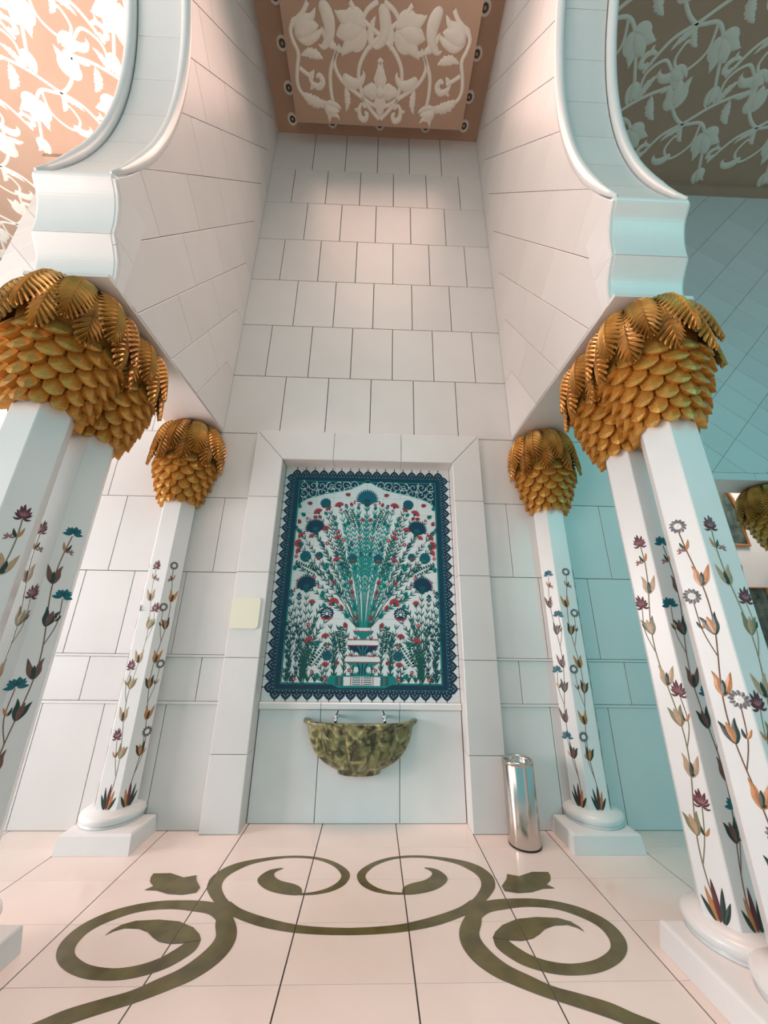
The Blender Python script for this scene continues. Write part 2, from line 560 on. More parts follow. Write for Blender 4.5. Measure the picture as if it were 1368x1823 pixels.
# marble surround of the niche
mb = MB()
YF = 3.727
for sg in (-1, 1):
    x0, x1 = sorted((sg * 1.0, sg * 1.30))
    mb.box(x0, x1, YF + 0.02, 4.0, 0, 3.86)
mb.box(-1.30, 1.30, YF + 0.02, 4.0, 3.53, 3.865)
trim = mb.build('trim_1', [PALEJ])
tag(trim, 'raised white marble surround framing the tiled mural niche', 'surround', kind='structure')
SM = BACK(YF)
OX, IX, OZ, IZ = 1.325, 0.99, 3.885, 3.515
zj = [0.0, 0.575, 1.374, 2.2, 3.042]
for sg in (-1, 1):
    for a, b in zip(zj, zj[1:]):
        slab('frame_stone', rect(min(sg * OX, sg * IX), max(sg * OX, sg * IX), a, b), SM, 0.066, trim, MARBLE, gap=0.0022, bev=0.005)
    slab('frame_stone', [(sg * OX, zj[-1]), (sg * IX, zj[-1]), (sg * IX, IZ), (sg * OX, OZ)], SM, 0.066, trim, MARBLE, gap=0.0022, bev=0.005)
    # reveal stones turning into the niche
    JM = frame((sg * IX, 0, 0), (0, sg, 0), (0, 0, 1), (-sg, 0, 0))
    for a, b in zip(zj, zj[1:] + [IZ]):
        slab('reveal_stone', rect(*sorted((sg * (YF + 0.004), sg * 3.955)), a, b), JM, 0.02, trim, MARBLE, gap=0.0015, bev=0.002)
xs = [-OX, -0.405, 0.39, OX]
for i, (a, b) in enumerate(zip(xs, xs[1:])):
    p = [(a, IZ), (b, IZ), (b, OZ), (a, OZ)]
    if i == 0: p[0] = (-IX, IZ)
    if i == 2: p[1] = (IX, IZ)
    slab('frame_stone', p, SM, 0.066, trim, MARBLE, gap=0.0022, bev=0.005)
    HM = frame((0, 0, IZ), (1, 0, 0), (0, 1, 0), (0, 0, -1))
    a2, b2 = max(a, -IX), min(b, IX)
    slab('reveal_stone', rect(a2, b2, YF + 0.004, 3.955), frame((0, 0, IZ), (-1, 0, 0), (0, 1, 0), (0, 0, -1)) @ Matrix.Scale(-1, 4, (1, 0, 0)) if False else HM, 0.02, trim, MARBLE, gap=0.0015, bev=0.002)

# ------------------------------------------------------------------ arch walls left and right
AC, AR = (-1.42, 5.95), 3.33      # arch centre (y, z) and radius
YMIN = -1.42
IMP = [(1.875, 3.8776), (1.868, 3.97), (1.845, 4.06), (1.805, 4.13), (1.755, 4.196), (1.752, 4.200), (1.745, 4.30), (1.722, 4.40), (1.685, 4.49), (1.625, 4.565), (1.622, 4.60)]
def imp_y(z):
    for (a, b), (c, d) in zip(IMP, IMP[1:]):
        if b <= z <= d:
            return a + (c - a) * (z - b) / (d - b)
    return IMP[-1][0]
A0 = math.asin((4.60 - AC[1]) / AR)
def arc(t, dr=0.0):
    a = A0 + (PI / 2 - A0) * t
    return (AC[0] + (AR + dr) * math.cos(a), AC[1] + (AR + dr) * math.sin(a))
def inwall(y, z):
    if z < ZS or y < YMIN: return False
    if z < 4.60: return y > imp_y(z) + 0.0
    return math.hypot(y - AC[0], z - AC[1]) > AR + 0.02
SL = 1.76
def diag_end(z0):
    """follow a joint down from (3.56, z0) until it leaves the wall"""
    y = 3.56
    if z0 - SL * 0.001 < ZS: return (3.56, max(z0, ZS))
    st = 0.02
    while inwall(y - st, z0 - SL * (3.56 - y + st)):
        y -= st
    lo, hi = y - st, y
    for _ in range(18):
        mid = (lo + hi) / 2
        if inwall(mid, z0 - SL * (3.56 - mid)): hi = mid
        else: lo = mid
    return (hi, z0 - SL * (3.56 - hi))
for sg, side in ((-1, 'left'), (1, 'right')):
    # core of the wall
    outline = [(3.90, ZS), (IMP[0][0] + 0.01, ZS)] + [(a + 0.015, b) for a, b in IMP[1:]] + [arc(k / 30, 0.03) for k in range(0, 31)] + [(YMIN, ZSIDE), (3.90, ZSIDE)]
    n = len(outline)
    mb = MB()
    xa, xb = sg * (W + 0.018), sg * WT
    mb.add([(xa, y, z) for y, z in outline] + [(xb, y, z) for y, z in outline], [tuple(range(n))], 0)
    mb.add([(xa, y, z) for y, z in outline] + [(xb, y, z) for y, z in outline], [tuple(range(n, 2 * n))] + [(i, (i + 1) % n, n + (i + 1) % n, n + i) for i in range(n)], 1)
    wl = mb.build('wall_' + side, [JOINT, MARBLE])
    tag(wl, 'arch wall of pale diagonal marble slabs on the %s of the bay' % side, 'wall', kind='structure')
    WMX = frame((sg * W, 0, 0), (0, -sg, 0), (0, 0, 1), (-sg, 0, 0))
    # slanting slabs
    for k in range(0, 20):
        za, zb = ZS + CH * k, ZS + CH * (k + 1)
        poly = []
        for j in range(25):
            poly.append(diag_end(zb + (za - zb) * j / 24))
        if za <= ZS + 0.01:
            poly = [p for p in poly]
        poly = [(3.789, zb), (3.56, zb)] + poly + ([(3.56, za)] if za > ZS + 0.01 else []) + [(3.789, za)]
        poly = clip(clean(poly), 0, 1, ZSIDE if False else ZC + 0.02)
        poly = clip(poly, -1, 0, -YMIN) if poly else []
        if not poly: continue
        # cross joints, square to the slant
        ln = math.hypot(1, SL)
        ex, ey = 1 / ln, SL / ln
        ts = [p[0] * ex + p[1] * ey for p in poly]
        off = 0.43 if k % 2 else 0.0
        cuts = [t for t in [off + 0.86 * q for q in range(0, 20)] if min(ts) + 0.5 < t < max(ts) - 0.3]
        lo = -99
        for t in cuts + [99]:
            pc = clip(clip(poly, ex, ey, t), -ex, -ey, -lo)
            lo = t
            if pc:
                slab('stone_slab', [(-sg * y, z) for y, z in pc], WMX, 0.02, wl, MARBLE, gap=0.0024, bev=0.002)
    # soffit
    mb = MB()
    mb.add([(-0.285, -1.02, 0), (0.285, -1.02, 0), (0.285, 0.95, 0), (-0.285, 0.95, 0), (-0.285, -1.02, 0.03), (0.285, -1.02, 0.03), (0.285, 0.95, 0.03), (-0.285, 0.95, 0.03)],
           [(0, 3, 2, 1), (4, 5, 6, 7), (0, 1, 5, 4), (1, 2, 6, 5), (2, 3, 7, 6), (3, 0, 4, 7)])
    mb.build('soffit_slab', MARBLE, wl, T(sg * (W + WT) / 2, 2.895 - 0.055, ZS - 0.004))
    # arch blocks of the intrados
    NB = 14
    for k in range(NB):
        t0, t1 = k / NB, (k + 1) / NB
        pts = [arc(t0 + (t1 - t0) * q / 4, 0.006) for q in range(5)]
        g = 0.0025
        mb = MB()
        x0, x1 = sg * (W + 0.085), sg * (WT - 0.085)
        vs = []
        for q, (y, z) in enumerate(pts):
            d = V((AC[0] - y, AC[1] - z)).normalized()
            tn = V((-d.y, d.x)) * (g if q == 0 else (-g if q == 4 else 0)) * (-1)
            for x in (x0, x1):
                vs.append((x, y + tn.x, z + tn.y))
            for x in (x0, x1):
                vs.append((x, y + tn.x - d.x * 0.03, z + tn.y - d.y * 0.03))
        fs = []
        for q in range(4):
            a = q * 4
            fs += [(a, a + 1, a + 5, a + 4), (a, a + 4, a + 6, a + 2), (a + 1, a + 3, a + 7, a + 5)]
        fs += [(0, 2, 3, 1), (16, 17, 19, 18)]
        mb.add(vs, fs)
        mb.build('arch_stone', MARBLE, wl)
    # two rounded mouldings along the edges of the arch
    for x in (W + 0.028, WT - 0.028):
        mb = MB()
        path = [(sg * x,) + arc(q / 48, -0.004) for q in range(49)]
        tube(mb, path, lambda q: 0.012 + 0.034 * min(1, q * 14), 12)
        mb.build('arch_moulding', MARBLE_P, wl, smooth=True)
    # two hollowed stones that carry the arch
    for seg in (IMP[:5], IMP[5:]):
        pr = [tuple(p) for p in cr(seg, 4)]
        n0 = len(pr)
        prof = pr + [(1.96, pr[-1][1]), (1.96, pr[0][1])]
        n = len(prof)
        mb = MB()
        xa, xb = sg * (W - 0.003), sg * (WT + 0.012)
        cy, cz = 1.8, pr[0][1]
        rings = [(xa, 0.03), (xa + sg * 0.01, 0.012), (xa + sg * 0.03, 0.0), (xb - sg * 0.03, 0.0), (xb - sg * 0.01, 0.012), (xb, 0.03)]
        vs, fs = [], []
        for x, ins in rings:
            for q, (y, z) in enumerate(prof):
                vs.append((x - sg * 2.038, y - cy + (ins if q < n0 else 0), z - cz))
        for k in range(len(rings) - 1):
            for q in range(n):
                fs.append((k * n + q, k * n + (q + 1) % n, (k + 1) * n + (q + 1) % n, (k + 1) * n + q))
        fs += [tuple(range(n)), tuple(range((len(rings) - 1) * n, len(rings) * n))]
        mb.add(vs, fs)
        mb.build('impost_stone', MARBLE_P, wl, smooth=False, M=T(sg * 2.038, cy, cz + (0.0 if seg[0][1] < 4 else 0.0)))

# ------------------------------------------------------------------ walls above the side openings
for sg, side, xend in ((-1, 'far_left', 6.7), (1, 'far_right', 12.0)):
    mb = MB()
    x0, x1 = sorted((sg * (XE - 0.1), sg * xend))
    mb.box(x0, x1, YD + 0.02, YD + 0.5, ZS + 0.012, ZSIDE)
    wl = mb.build('wall_' + side, [PALEJ])
    tag(wl, 'marble wall with a diamond grid of joints above the %s opening' % side.split('_')[1], 'wall', kind='structure')
    DM = BACK(YD)
    band = 0.12
    n = int((xend - XE) / 1.3)
    for k in range(n + 1):
        a = XE + (xend - XE) * k / (n + 1)
        b = XE + (xend - XE) * (k + 1) / (n + 1)
        slab('band_stone', rect(*sorted((sg * a, sg * b)), ZS, ZS + band), DM, 0.04, wl, MARBLE, gap=0.002)
    cell = 0.62
    c, s = math.cos(math.radians(47)), math.sin(math.radians(47))
    for i in range(-30, 40):
        for j in range(-40, 40):
            L = 0.44
            u0, v0 = i * cell, j * L
            cc = [(u0, v0), (u0 + cell, v0), (u0 + cell, v0 + L), (u0, v0 + L)]
            # v runs up and outwards, u across it
            p = [(5.0 + s * u + c * v_, 6.5 - c * u + s * v_) for u, v_ in cc]
            if max(q[0] for q in p) < XE or min(q[0] for q in p) > min(xend, 9.2) or max(q[1] for q in p) < ZS or min(q[1] for q in p) > ZSIDE:
                continue
            for a, b, d in ((-1, 0, -XE), (1, 0, xend), (0, -1, -(ZS + band)), (0, 1, ZSIDE)):
                if p: p = clip(p, a, b, d)
            if p:
                slab('stone_slab', [(sg * x, z) for x, z in p], DM, 0.04, wl, MARBLE, gap=0.0028, bev=0.002)
    mb = MB()
    mb.box(x0, x1, YD + 0.005, YD + 0.5, ZS, ZS + 0.02)
    mb.build('soffit_slab', MARBLE, wl)

# ------------------------------------------------------------------ relief library for the ceilings (unit size, stem at origin, growing along +v)
REL = {}
def relmesh(name, fn, mats, smooth=True):
    mb = MB()
    fn(mb)
    REL[name] = mb.mesh(name, mats, smooth)
HR = 0.065
def _bell(mb):
    blade(mb, cr([(-0.02, 0), (-0.22, 0.25), (-0.26, 0.6), (-0.5, 0.95)], 5), lambda t: (0.03 + 0.24 * math.sin(PI * min(1, t * 1.02 + 0.05)) ** 0.8, 0.22 * math.sin(PI * t) + 0.01), HR, 0, 0)
    blade(mb, cr([(0.02, 0), (0.22, 0.25), (0.26, 0.6), (0.5, 0.95)], 5), lambda t: (0.22 * math.sin(PI * t) + 0.01, 0.03 + 0.24 * math.sin(PI * min(1, t * 1.02 + 0.05)) ** 0.8), HR, 0, 0)
    blade(mb, cr([(0, 0.02), (0, 0.4), (0, 0.75), (0.02, 1.05)], 5), leafw(0.27, 0.5), HR * 1.5, 0, 0)
    blade(mb, cr([(0, -0.04), (-0.12, 0.1), (-0.22, 0.3)], 4), leafw(0.07, 0.5), HR * 1.2, 0, 0.02)
    blade(mb, cr([(0, -0.04), (0.12, 0.1), (0.22, 0.3)], 4), leafw(0.07, 0.5), HR * 1.2, 0, 0.02)
def _bud(mb):
    blade(mb, cr([(0, 0), (-0.05, 0.4), (0.02, 0.9)], 6), leafw(0.26, 0.45), HR * 1.5)
    blade(mb, cr([(0, 0), (-0.22, 0.3), (-0.2, 0.7), (-0.36, 0.95)], 5), leafw(0.13, 0.45), HR * 1.2)
    blade(mb, cr([(0, 0), (0.22, 0.3), (0.2, 0.75), (0.1, 1.0)], 5), leafw(0.13, 0.45), HR * 1.2)
def _leaf(mb):
    blade(mb, cr([(0, 0), (0.06, 0.35), (0.02, 0.7), (-0.12, 1.0)], 8), serrw(0.2, 7, 0.35, 0.45), HR * 0.9)
    blade(mb, cr([(0, 0), (0.06, 0.35), (0.02, 0.7), (-0.1, 0.95)], 4), lambda t: 0.022 * (1 - t) + 0.004, HR * 0.5, 0, HR * 0.62, 3)
def _fork(mb):
    blade(mb, cr([(0, 0), (-0.08, 0.3), (-0.3, 0.6), (-0.42, 0.95)], 8), serrw(0.15, 6, 0.35, 0.5), HR * 0.9)
    blade(mb, cr([(0, 0), (0.1, 0.3), (0.36, 0.5), (0.62, 0.56)], 8), serrw(0.14, 6, 0.35, 0.5), HR * 0.9)
def _drop(mb):
    blade(mb, cr([(0.0, 0.0), (0.12, 0.22), (0.12, 0.5), (-0.04, 0.76), (-0.3, 0.86), (-0.42, 0.76)], 6), leafw(0.2, 0.3), HR * 1.3)
def _hook(mb):
    blade(mb, cr([(0, 0), (-0.12, 0.3), (0.0, 0.62), (0.28, 0.66), (0.36, 0.42), (0.2, 0.34)], 6), lambda t: 0.05 + 0.09 * math.sin(PI * t), HR)
    blade(mb, cr([(0, 0), (0.18, 0.12), (0.34, 0.1)], 5), serrw(0.1, 4, 0.3), HR * 0.8)
    blade(mb, cr([(-0.06, 0.25), (-0.26, 0.36), (-0.38, 0.3)], 5), serrw(0.09, 4, 0.3), HR * 0.8)
def _rose(mb):
    for a in (0, 90, 180, 270):
        r = math.radians(a)
        d = V((math.sin(r), math.cos(r)))
        blade(mb, cr([(0, 0.5), tuple(V((0, 0.5)) + d * 0.25), tuple(V((0, 0.5)) + d * 0.58)], 5), serrw(0.2, 4, 0.18, 0.5), HR)
    blade(mb, cr([(0, 0.36), (0, 0.5), (0, 0.64)], 5), leafw(0.14, 0.5), HR * 1.2, 0, HR * 0.7)
for nm, fn in (('relief_bell_flower', _bell), ('relief_bud', _bud), ('relief_leaf', _leaf), ('relief_forked_leaf', _fork), ('relief_drop_leaf', _drop), ('relief_hook_leaf', _hook), ('relief_blossom', _rose)):
    relmesh(nm, fn, RELIEF)

def rel(parent, name, x, y, z, size, ang, flip=1):
    """relief piece on a ceiling: ang measured from +Y, turning to +X"""
    a = math.radians(ang)
    d = V((math.sin(a), math.cos(a), 0))
    u = V((math.cos(a), -math.sin(a), 0)) * flip
    M = frame((x, y, z), u * size, d * size, V((0, 0, -1)) * size)
    return put(name, REL[name], parent, M)

def relstem(parent, pts, z, w=0.03, h=0.03, name='relief_stem'):
    c = V((sum(p[0] for p in pts) / len(pts), sum(p[1] for p in pts) / len(pts)))
    mb = MB()
    stroke(mb, [(p[0] - c.x, p[1] - c.y) for p in pts], w, h, 0, 6)
    for i, v_ in enumerate(mb.v):
        mb.v[i] = (v_[0], v_[1], -v_[2])
    return mb.build(name, RELIEF, parent, T(c.x, c.y, z), smooth=True)

# ------------------------------------------------------------------ bay ceiling with hanging panel
mb = MB()
mb.box(-W + 0.0, W - 0.0, -1.6, D + 0.05, ZC, ZC + 0.3)
ceil = mb.build('ceiling', [BROWN])
tag(ceil, 'brown plaster ceiling recess above the middle bay', 'ceiling', kind='structure')
ZP = 9.60
panel = thing('ceiling_panel', 'brown hanging ceiling panel with cream carved flowers and vines', 'ceiling panel', (0.03, 1.4, ZP))
mb = MB()
mb.box(-1.37, 1.37, -2.1, 2.1, 0, 0.14)
mb.build('panel_board', BROWN, panel, T(0.03, 1.4, ZP))
mb = MB()
mb.box(-1.0, 1.0, -1.7, 1.7, 0, 0.3)
mb.build('panel_hanger', BROWN, panel, T(0.03, 1.4, ZP + 0.13))
def cz(x, y):
    p = at(440 + x * 0.3655, y * 0.3655, 2, ZP)
    return (p.x - 0.03, p.y)
def both(fn):
    for s_ in (1, -1):
        fn(s_)
CST = [
    [(295, 5), (270, 60), (225, 110), (212, 150), (225, 200), (250, 260), (245, 330), (245, 400), (265, 450), (310, 490), (375, 520)],
    [(500, 5), (540, 70), (600, 130), (660, 185), (710, 240), (745, 310), (755, 370), (745, 430), (728, 490), (690, 540), (650, 582)],
    [(455, 220), (430, 270), (430, 330), (470, 400), (560, 475), (610, 510), (650, 522)],
    [(440, 245), (408, 340), (408, 430), (420, 500)],
    [(255, 330), (290, 358), (325, 380)],
    [(640, 5), (590, 45), (565, 90), (552, 130)],
    [(640, 285), (655, 320), (655, 350)]]
for st in CST:
    both(lambda s_: relstem(panel, [(0.03 + s_ * p[0], p[1]) for p in [cz(*q) for q in st]], ZP, 0.026, 0.035))
def cpiece(name, x, y, size, ang, flip=1, mid=False):
    p = cz(x, y)
    for s_ in ((1,) if mid else (1, -1)):
        rel(panel, name, 0.03 + s_ * p[0], p[1], ZP, size, ang * s_, flip * s_)
cpiece('relief_bell_flower', 575, 135, 0.40, -80)
cpiece('relief_bud', 232, 165, 0.40, 105, -1)
cpiece('relief_bud', 375, 520, 0.28, 80)
cpiece('relief_leaf', 445, 240, 0.30, -125, 1)
cpiece('relief_leaf', 370, 285, 0.32, -100, -1)
cpiece('relief_leaf', 445, 250, 0.27, 110, -1)
cpiece('relief_leaf', 478, 420, 0.28, 5)
cpiece('relief_leaf', 265, 450, 0.42, 70, -1)
cpiece('relief_leaf', 605, 240, 0.30, 175)
cpiece('relief_drop_leaf', 470, 360, 0.34, 70, -1)
cpiece('relief_hook_leaf', 300, 365, 0.30, 50)
cpiece('relief_hook_leaf', 560, 500, 0.28, -10)
cpiece('relief_leaf', 375, 490, 0.26, 20)
cpiece('relief_drop_leaf', 350, 10, 0.42, 20)
cpiece('relief_leaf', 215, 150, 0.16, 150, 1)
cpiece('relief_blossom', 650, 330, 0.50, 0, 1, True)
cpiece('relief_drop_leaf', 648, 25, 0.40, 10, 1, True)
# the panel goes on towards the camera, mirrored
for o in list(panel.children):
    if o.name.startswith('relief'):
        c_ = put(o.name.split('.')[0], o.data, panel, T(0, 2.8 + 0.0, 0) @ Matrix.Scale(-1, 4, (0, 1, 0)) @ WM[o.name])
# downlights
LP = [(-1.47, 3.62), (-0.79, 3.63), (0.03, 3.63), (0.83, 3.63), (1.49, 3.60)] + [(sg * 1.47 + 0.02, y) for y in (3.25, 2.79, 2.37, 1.92) for sg in (-1, 1)]
mb = MB()
lathe(mb, [(0.045, 0.004), (0.05, -0.014), (0.066, -0.02), (0.082, -0.014), (0.086, 0.0)], 24)
ringm = mb.mesh('lamp_ring', LAMPRING, True)
mb = MB()
lathe(mb, [(0.046, -0.004), (0.03, -0.002), (0.0, 0.004)], 20)
lensm = mb.mesh('lamp_lens', LENS, True)
for i, (x, y) in enumerate(LP):
    if i < 5:
        lab = ['leftmost', 'second from the left', 'middle', 'second from the right', 'rightmost'][i]
        lb = 'round ceiling downlight, %s of the row above the end wall' % lab
    else:
        q = (i - 5) // 2
        lb = 'round ceiling downlight on the %s edge, %s from the end wall' % ('left' if x < 0 else 'right', ['second', 'third', 'fourth', 'fifth'][q])
    t = thing('downlight', lb, 'downlight', (x, y, ZC), 'recessed lamps around the hanging ceiling panel')
    put('lamp_ring', ringm, t, T(0, 0, 0), local=True)
    put('lamp_lens', lensm, t, T(0, 0, 0), local=True)

# ------------------------------------------------------------------ side ceilings with carved vines
def side_ceiling(sg, side, xend):
    mb = MB()
    x0, x1 = sorted((sg * (WT - 0.01), sg * xend))
    mb.box(x0, x1, -2.0, YD + 0.3, ZSIDE, ZSIDE + 0.2)
    if sg < 0:
        mb.box(-xend, -6.72, YD + 0.3, 11, ZSIDE, ZSIDE + 0.2)
    c = mb.build('ceiling_' + side, [BROWN])
    tag(c, 'ceiling of the %s bay carved with cream flowers and vines' % side, 'ceiling', kind='structure')
    z = ZSIDE
    rnd = random.Random(11 + sg)
    GX, GY = 1.42, 1.12
    for i in range(0, 7 if sg < 0 else 5):
        for j in range(-1, 8 if sg < 0 else 3):
            ox = WT + 0.55 + i * GX + (0.5 * GX if j % 2 else 0)
            oy = 1.35 + j * GY
            if oy > YD - 0.9 and not (sg < 0 and ox > 7.6): continue
            if oy < 0.3: continue
            def pt(a, b): return (sg * (ox + a), oy + b)
            def R_(n, a, b, s_, ang, f=1):
                x, y = pt(a, b)
                if y + 0.15 > YD and not (sg < 0 and abs(x) > 6.9): return
                if abs(x) < WT + 0.1: return
                rel(c, n, x, y, z, s_ * rnd.uniform(0.92, 1.1), sg * ang + rnd.uniform(-8, 8), f * sg)
            def S_(pts, w_=0.026):
                P = [pt(*q) for q in pts]
                if max(p[1] for p in P) > YD - 0.05 and not (sg < 0 and min(abs(p[0]) for p in P) > 6.75): return
                if min(abs(p[0]) for p in P) < WT: return
                relstem(c, P, z, w_, 0.035)
            S_([(-0.7, -0.5), (-0.45, -0.1), (-0.1, 0.12), (0.25, 0.1), (0.5, 0.3), (0.8, 0.75)])
            S_([(-0.55, 0.65), (-0.35, 0.3), (-0.05, 0.1), (0.3, -0.15), (0.7, -0.3), (1.05, -0.25)])
            S_([(0.25, 0.1), (0.32, 0.4), (0.1, 0.62), (-0.12, 0.5), (-0.08, 0.3), (0.04, 0.32)], 0.022)
            S_([(0.3, -0.15), (0.22, -0.45), (0.42, -0.62), (0.62, -0.52)], 0.022)
            R_('relief_bell_flower', 0.42, 0.22, 0.42, 48)
            R_('relief_bell_flower', -0.42, -0.08, 0.33, 200)
            R_('relief_fork' + 'ed_leaf', -0.05, 0.1, 0.36, -20)
            R_('relief_leaf', 0.5, -0.22, 0.42, 30, -1)
            R_('relief_leaf', 0.3, -0.15, 0.32, 160)
            R_('relief_bud', 0.62, -0.52, 0.34, 70)
            R_('relief_drop_leaf', 0.04, 0.55, 0.34, -60)
            R_('relief_leaf', -0.62, -0.36, 0.28, -60)
            R_('relief_hook_leaf', -0.45, 0.45, 0.3, -80)
            R_('relief_bud', 0.8, 0.75, 0.3, 30, -1)
    # plain edge beam where the ceiling meets the wall
    mb = MB()
    xa, xb = sorted((sg * XE, sg * (6.7 if sg < 0 else xend)))
    mb.box(xa, xb, YD - 0.16, YD, ZSIDE - 0.10, ZSIDE)
    mb.build('edge_beam', BROWN, c)
    return c
side_ceiling(-1, 'left', 13.0)
side_ceiling(1, 'right', 12.0)

# ------------------------------------------------------------------ columns
HF, HS, HD = 0.089, 0.174, 0.128       # hexagonal shaft: half front, half width, half depth
HEX = [(-HF, -HD), (HF, -HD), (HS, 0), (HF, HD), (-HF, HD), (-HS, 0)]
ZB, ZK = 0.215, 2.92                    # shaft from, capital from
def shaft_mesh():
    mb = MB()
    cuts = [ZB - 0.02, 1.05, 2.05, ZK + 0.12]
    e = 0.004
    vs, fs = [], []
    hx = []
    for i in range(6):
        a, b = V(HEX[i]), V(HEX[(i + 1) % 6])
        d = (b - a).normalized()
        hx += [a + d * e, b - d * e]
    n = 12
    for z in cuts:
        for p in hx:
            vs.append((p.x, p.y, z))
    for k in range(len(cuts) - 1):
        for i in range(n):
            j = (i + 1) % n
            fs.append((k * n + i, k * n + j, (k + 1) * n + j, (k + 1) * n + i))
    mb.add(vs, fs)
    return mb.mesh('shaft', MARBLE_P)
SHAFT = shaft_mesh()
mb = MB()
RB = 0.24
lathe(mb, [(0.12, 0.0), (RB - 0.012, 0.0), (RB - 0.010, 0.012), (RB - 0.022, 0.016), (RB - 0.008, 0.026), (RB, 0.046), (RB - 0.006, 0.066), (RB - 0.024, 0.080), (RB - 0.046, 0.086), (RB - 0.052, 0.094), (0.1, 0.096)], 40)
BASE = mb.mesh('base_ring', MARBLE_P, True)

# capital ------------------------------------------------------------
CP = [(0.0, 0.160), (0.1, 0.195), (0.22, 0.236), (0.35, 0.268), (0.48, 0.290), (0.62, 0.305), (0.75, 0.292), (0.87, 0.235), (0.955, 0.14)]
def cap_r(z):
    for (a, b), (c, d) in zip(CP, CP[1:]):
        if z <= c:
            return b + (d - b) * (z - a) / (c - a)
    return CP[-1][1]
mb = MB()
lathe(mb, [(0.1, 0.02)] + [(r * 0.97, z + 0.02) for z, r in CP[:-1]] + [(0.13, 0.953), (0.0, 0.954)], 24)
CORE = mb.mesh('capital_core', GOLD, True)
def scale_mesh():
    mb = MB()
    # x across, y outwards, z up
    top = [(-0.34, 0.00, 0.5), (0, 0.012, 0.52), (0.34, 0.00, 0.5)]
    mid = [(-0.49, 0.024, 0.12), (0, 0.048, 0.10), (0.49, 0.024, 0.12)]
    low = [(-0.45, 0.056, -0.22), (0, 0.070, -0.20), (0.45, 0.056, -0.22)]
    tip = [(-0.22, 0.072, -0.44), (0, 0.078, -0.50), (0.22, 0.072, -0.44)]
    und = [(-0.49, -0.02, 0.04), (-0.44, -0.015, -0.18), (-0.22, -0.01, -0.36), (0, -0.008, -0.42), (0.22, -0.01, -0.36), (0.44, -0.015, -0.18), (0.49, -0.02, 0.04)]
    vs = top + mid + low + tip + und
    fs = []
    for r in range(3):
        for k in range(2):
            a = r * 3 + k
            fs.append((a, a + 3, a + 4, a + 1))
    rim = [3, 6, 9, 10, 11, 8, 5]
    for k in range(6):
        fs.append((rim[k], 12 + k, 12 + k + 1, rim[k + 1]))
    mb.add(vs, fs)
    return mb.mesh('scale', GOLD)
SCALE = scale_mesh()
def frond_mesh(path, wmax, n=15):
    """path: list of (r, z) from the root to the tip; barbs left and right of a midrib"""
    P = cr(path, 8)
    L = [0]
    for a, b in zip(P, P[1:]):
        L.append(L[-1] + (b - a).length)
    def at_s(s):
        s = min(max(s, 0), 1) * L[-1]
        for i in range(len(L) - 1):
            if s <= L[i + 1]:
                t = (s - L[i]) / (L[i + 1] - L[i])
                return P[i].lerp(P[i + 1], t), (P[i + 1] - P[i]).normalized()
        return P[-1], (P[-1] - P[-2]).normalized()
    def pos(s, u, h):
        p, d = at_s(s)
        nrm = V((-d.y, d.x)) if d.y < 0 else V((d.y, -d.x))
        nrm = V((abs(d.y), d.x)) if True else nrm
        q = p + nrm * (h - 1.6 * u * u)
        ang = u / max(0.16, p.x)
        return (q.x * math.sin(ang), -q.x * math.cos(ang), q.y)
    mb = MB()
    wf = lambda s: wmax * (0.42 + 0.58 * math.sin(PI * min(1, s * 0.95 + 0.05))) * (1 - max(0, (s - 0.62) / 0.40) ** 1.6 * 0.9)
    ds = 0.92 / n
    for side in (-1, 1):
        for i in range(n):
            s0 = 0.03 + i * ds
            w_ = wf(s0 + 0.04)
            sl = 0.10 + 0.04 * s0
            b0, b1, b2 = pos(s0, 0, 0.008), pos(s0 + ds * 0.55, 0.0, 0.020), pos(s0 + ds, 0, 0.008)
            m0, m1, m2 = pos(s0 + sl * 0.5, side * w_ * 0.55, -0.002), pos(s0 + sl * 0.5 + ds * 0.5, side * w_ * 0.55, 0.018), pos(s0 + sl * 0.5 + ds, side * w_ * 0.55, -0.002)
            t0, t1 = pos(s0 + sl + ds * 0.15, side * w_, -0.002), pos(s0 + sl + ds * 0.8, side * w_, 0.004)
            f = [(0, 3, 4, 1), (1, 4, 5, 2), (3, 6, 7, 4), (4, 7, 5)]
            if side > 0: f = [tuple(reversed(q)) for q in f]
            mb.add([b0, b1, b2, m0, m1, m2, t0, t1], f)
    # underside so that the frond has body
    k = 10
    vs = []
    for i in range(k + 1):
        s = i / k
        for u in (-0.75, 0, 0.75):
            vs.append(pos(s, u * wf(s), -0.012))
    fs = []
    for i in range(k):
        for j in range(2):
            a = i * 3 + j
            fs.append((a, a + 1, a + 4, a + 3))
    mb.add(vs, fs)
    # midrib
    vs = []
    for i in range(k + 1):
        s = i / k
        vs += [pos(s, -0.007 * (1 - s * 0.7), 0.01), pos(s, 0, 0.024), pos(s, 0.007 * (1 - s * 0.7), 0.01)]
    mb.add(vs, [(i * 3 + j, (i + 1) * 3 + j, (i + 1) * 3 + j + 1, i * 3 + j + 1) for i in range(k) for j in range(2)])
    return mb.mesh('frond', GOLDF)
FR_UP = frond_mesh([(0.10, 0.953), (0.20, 0.937), (0.290, 0.875), (0.345, 0.775), (0.370, 0.66), (0.382, 0.56), (0.388, 0.485)], 0.104, 15)
FR_LO = frond_mesh([(0.20, 0.89), (0.28, 0.82), (0.328, 0.72), (0.352, 0.60), (0.364, 0.48), (0.370, 0.365)], 0.090, 13)

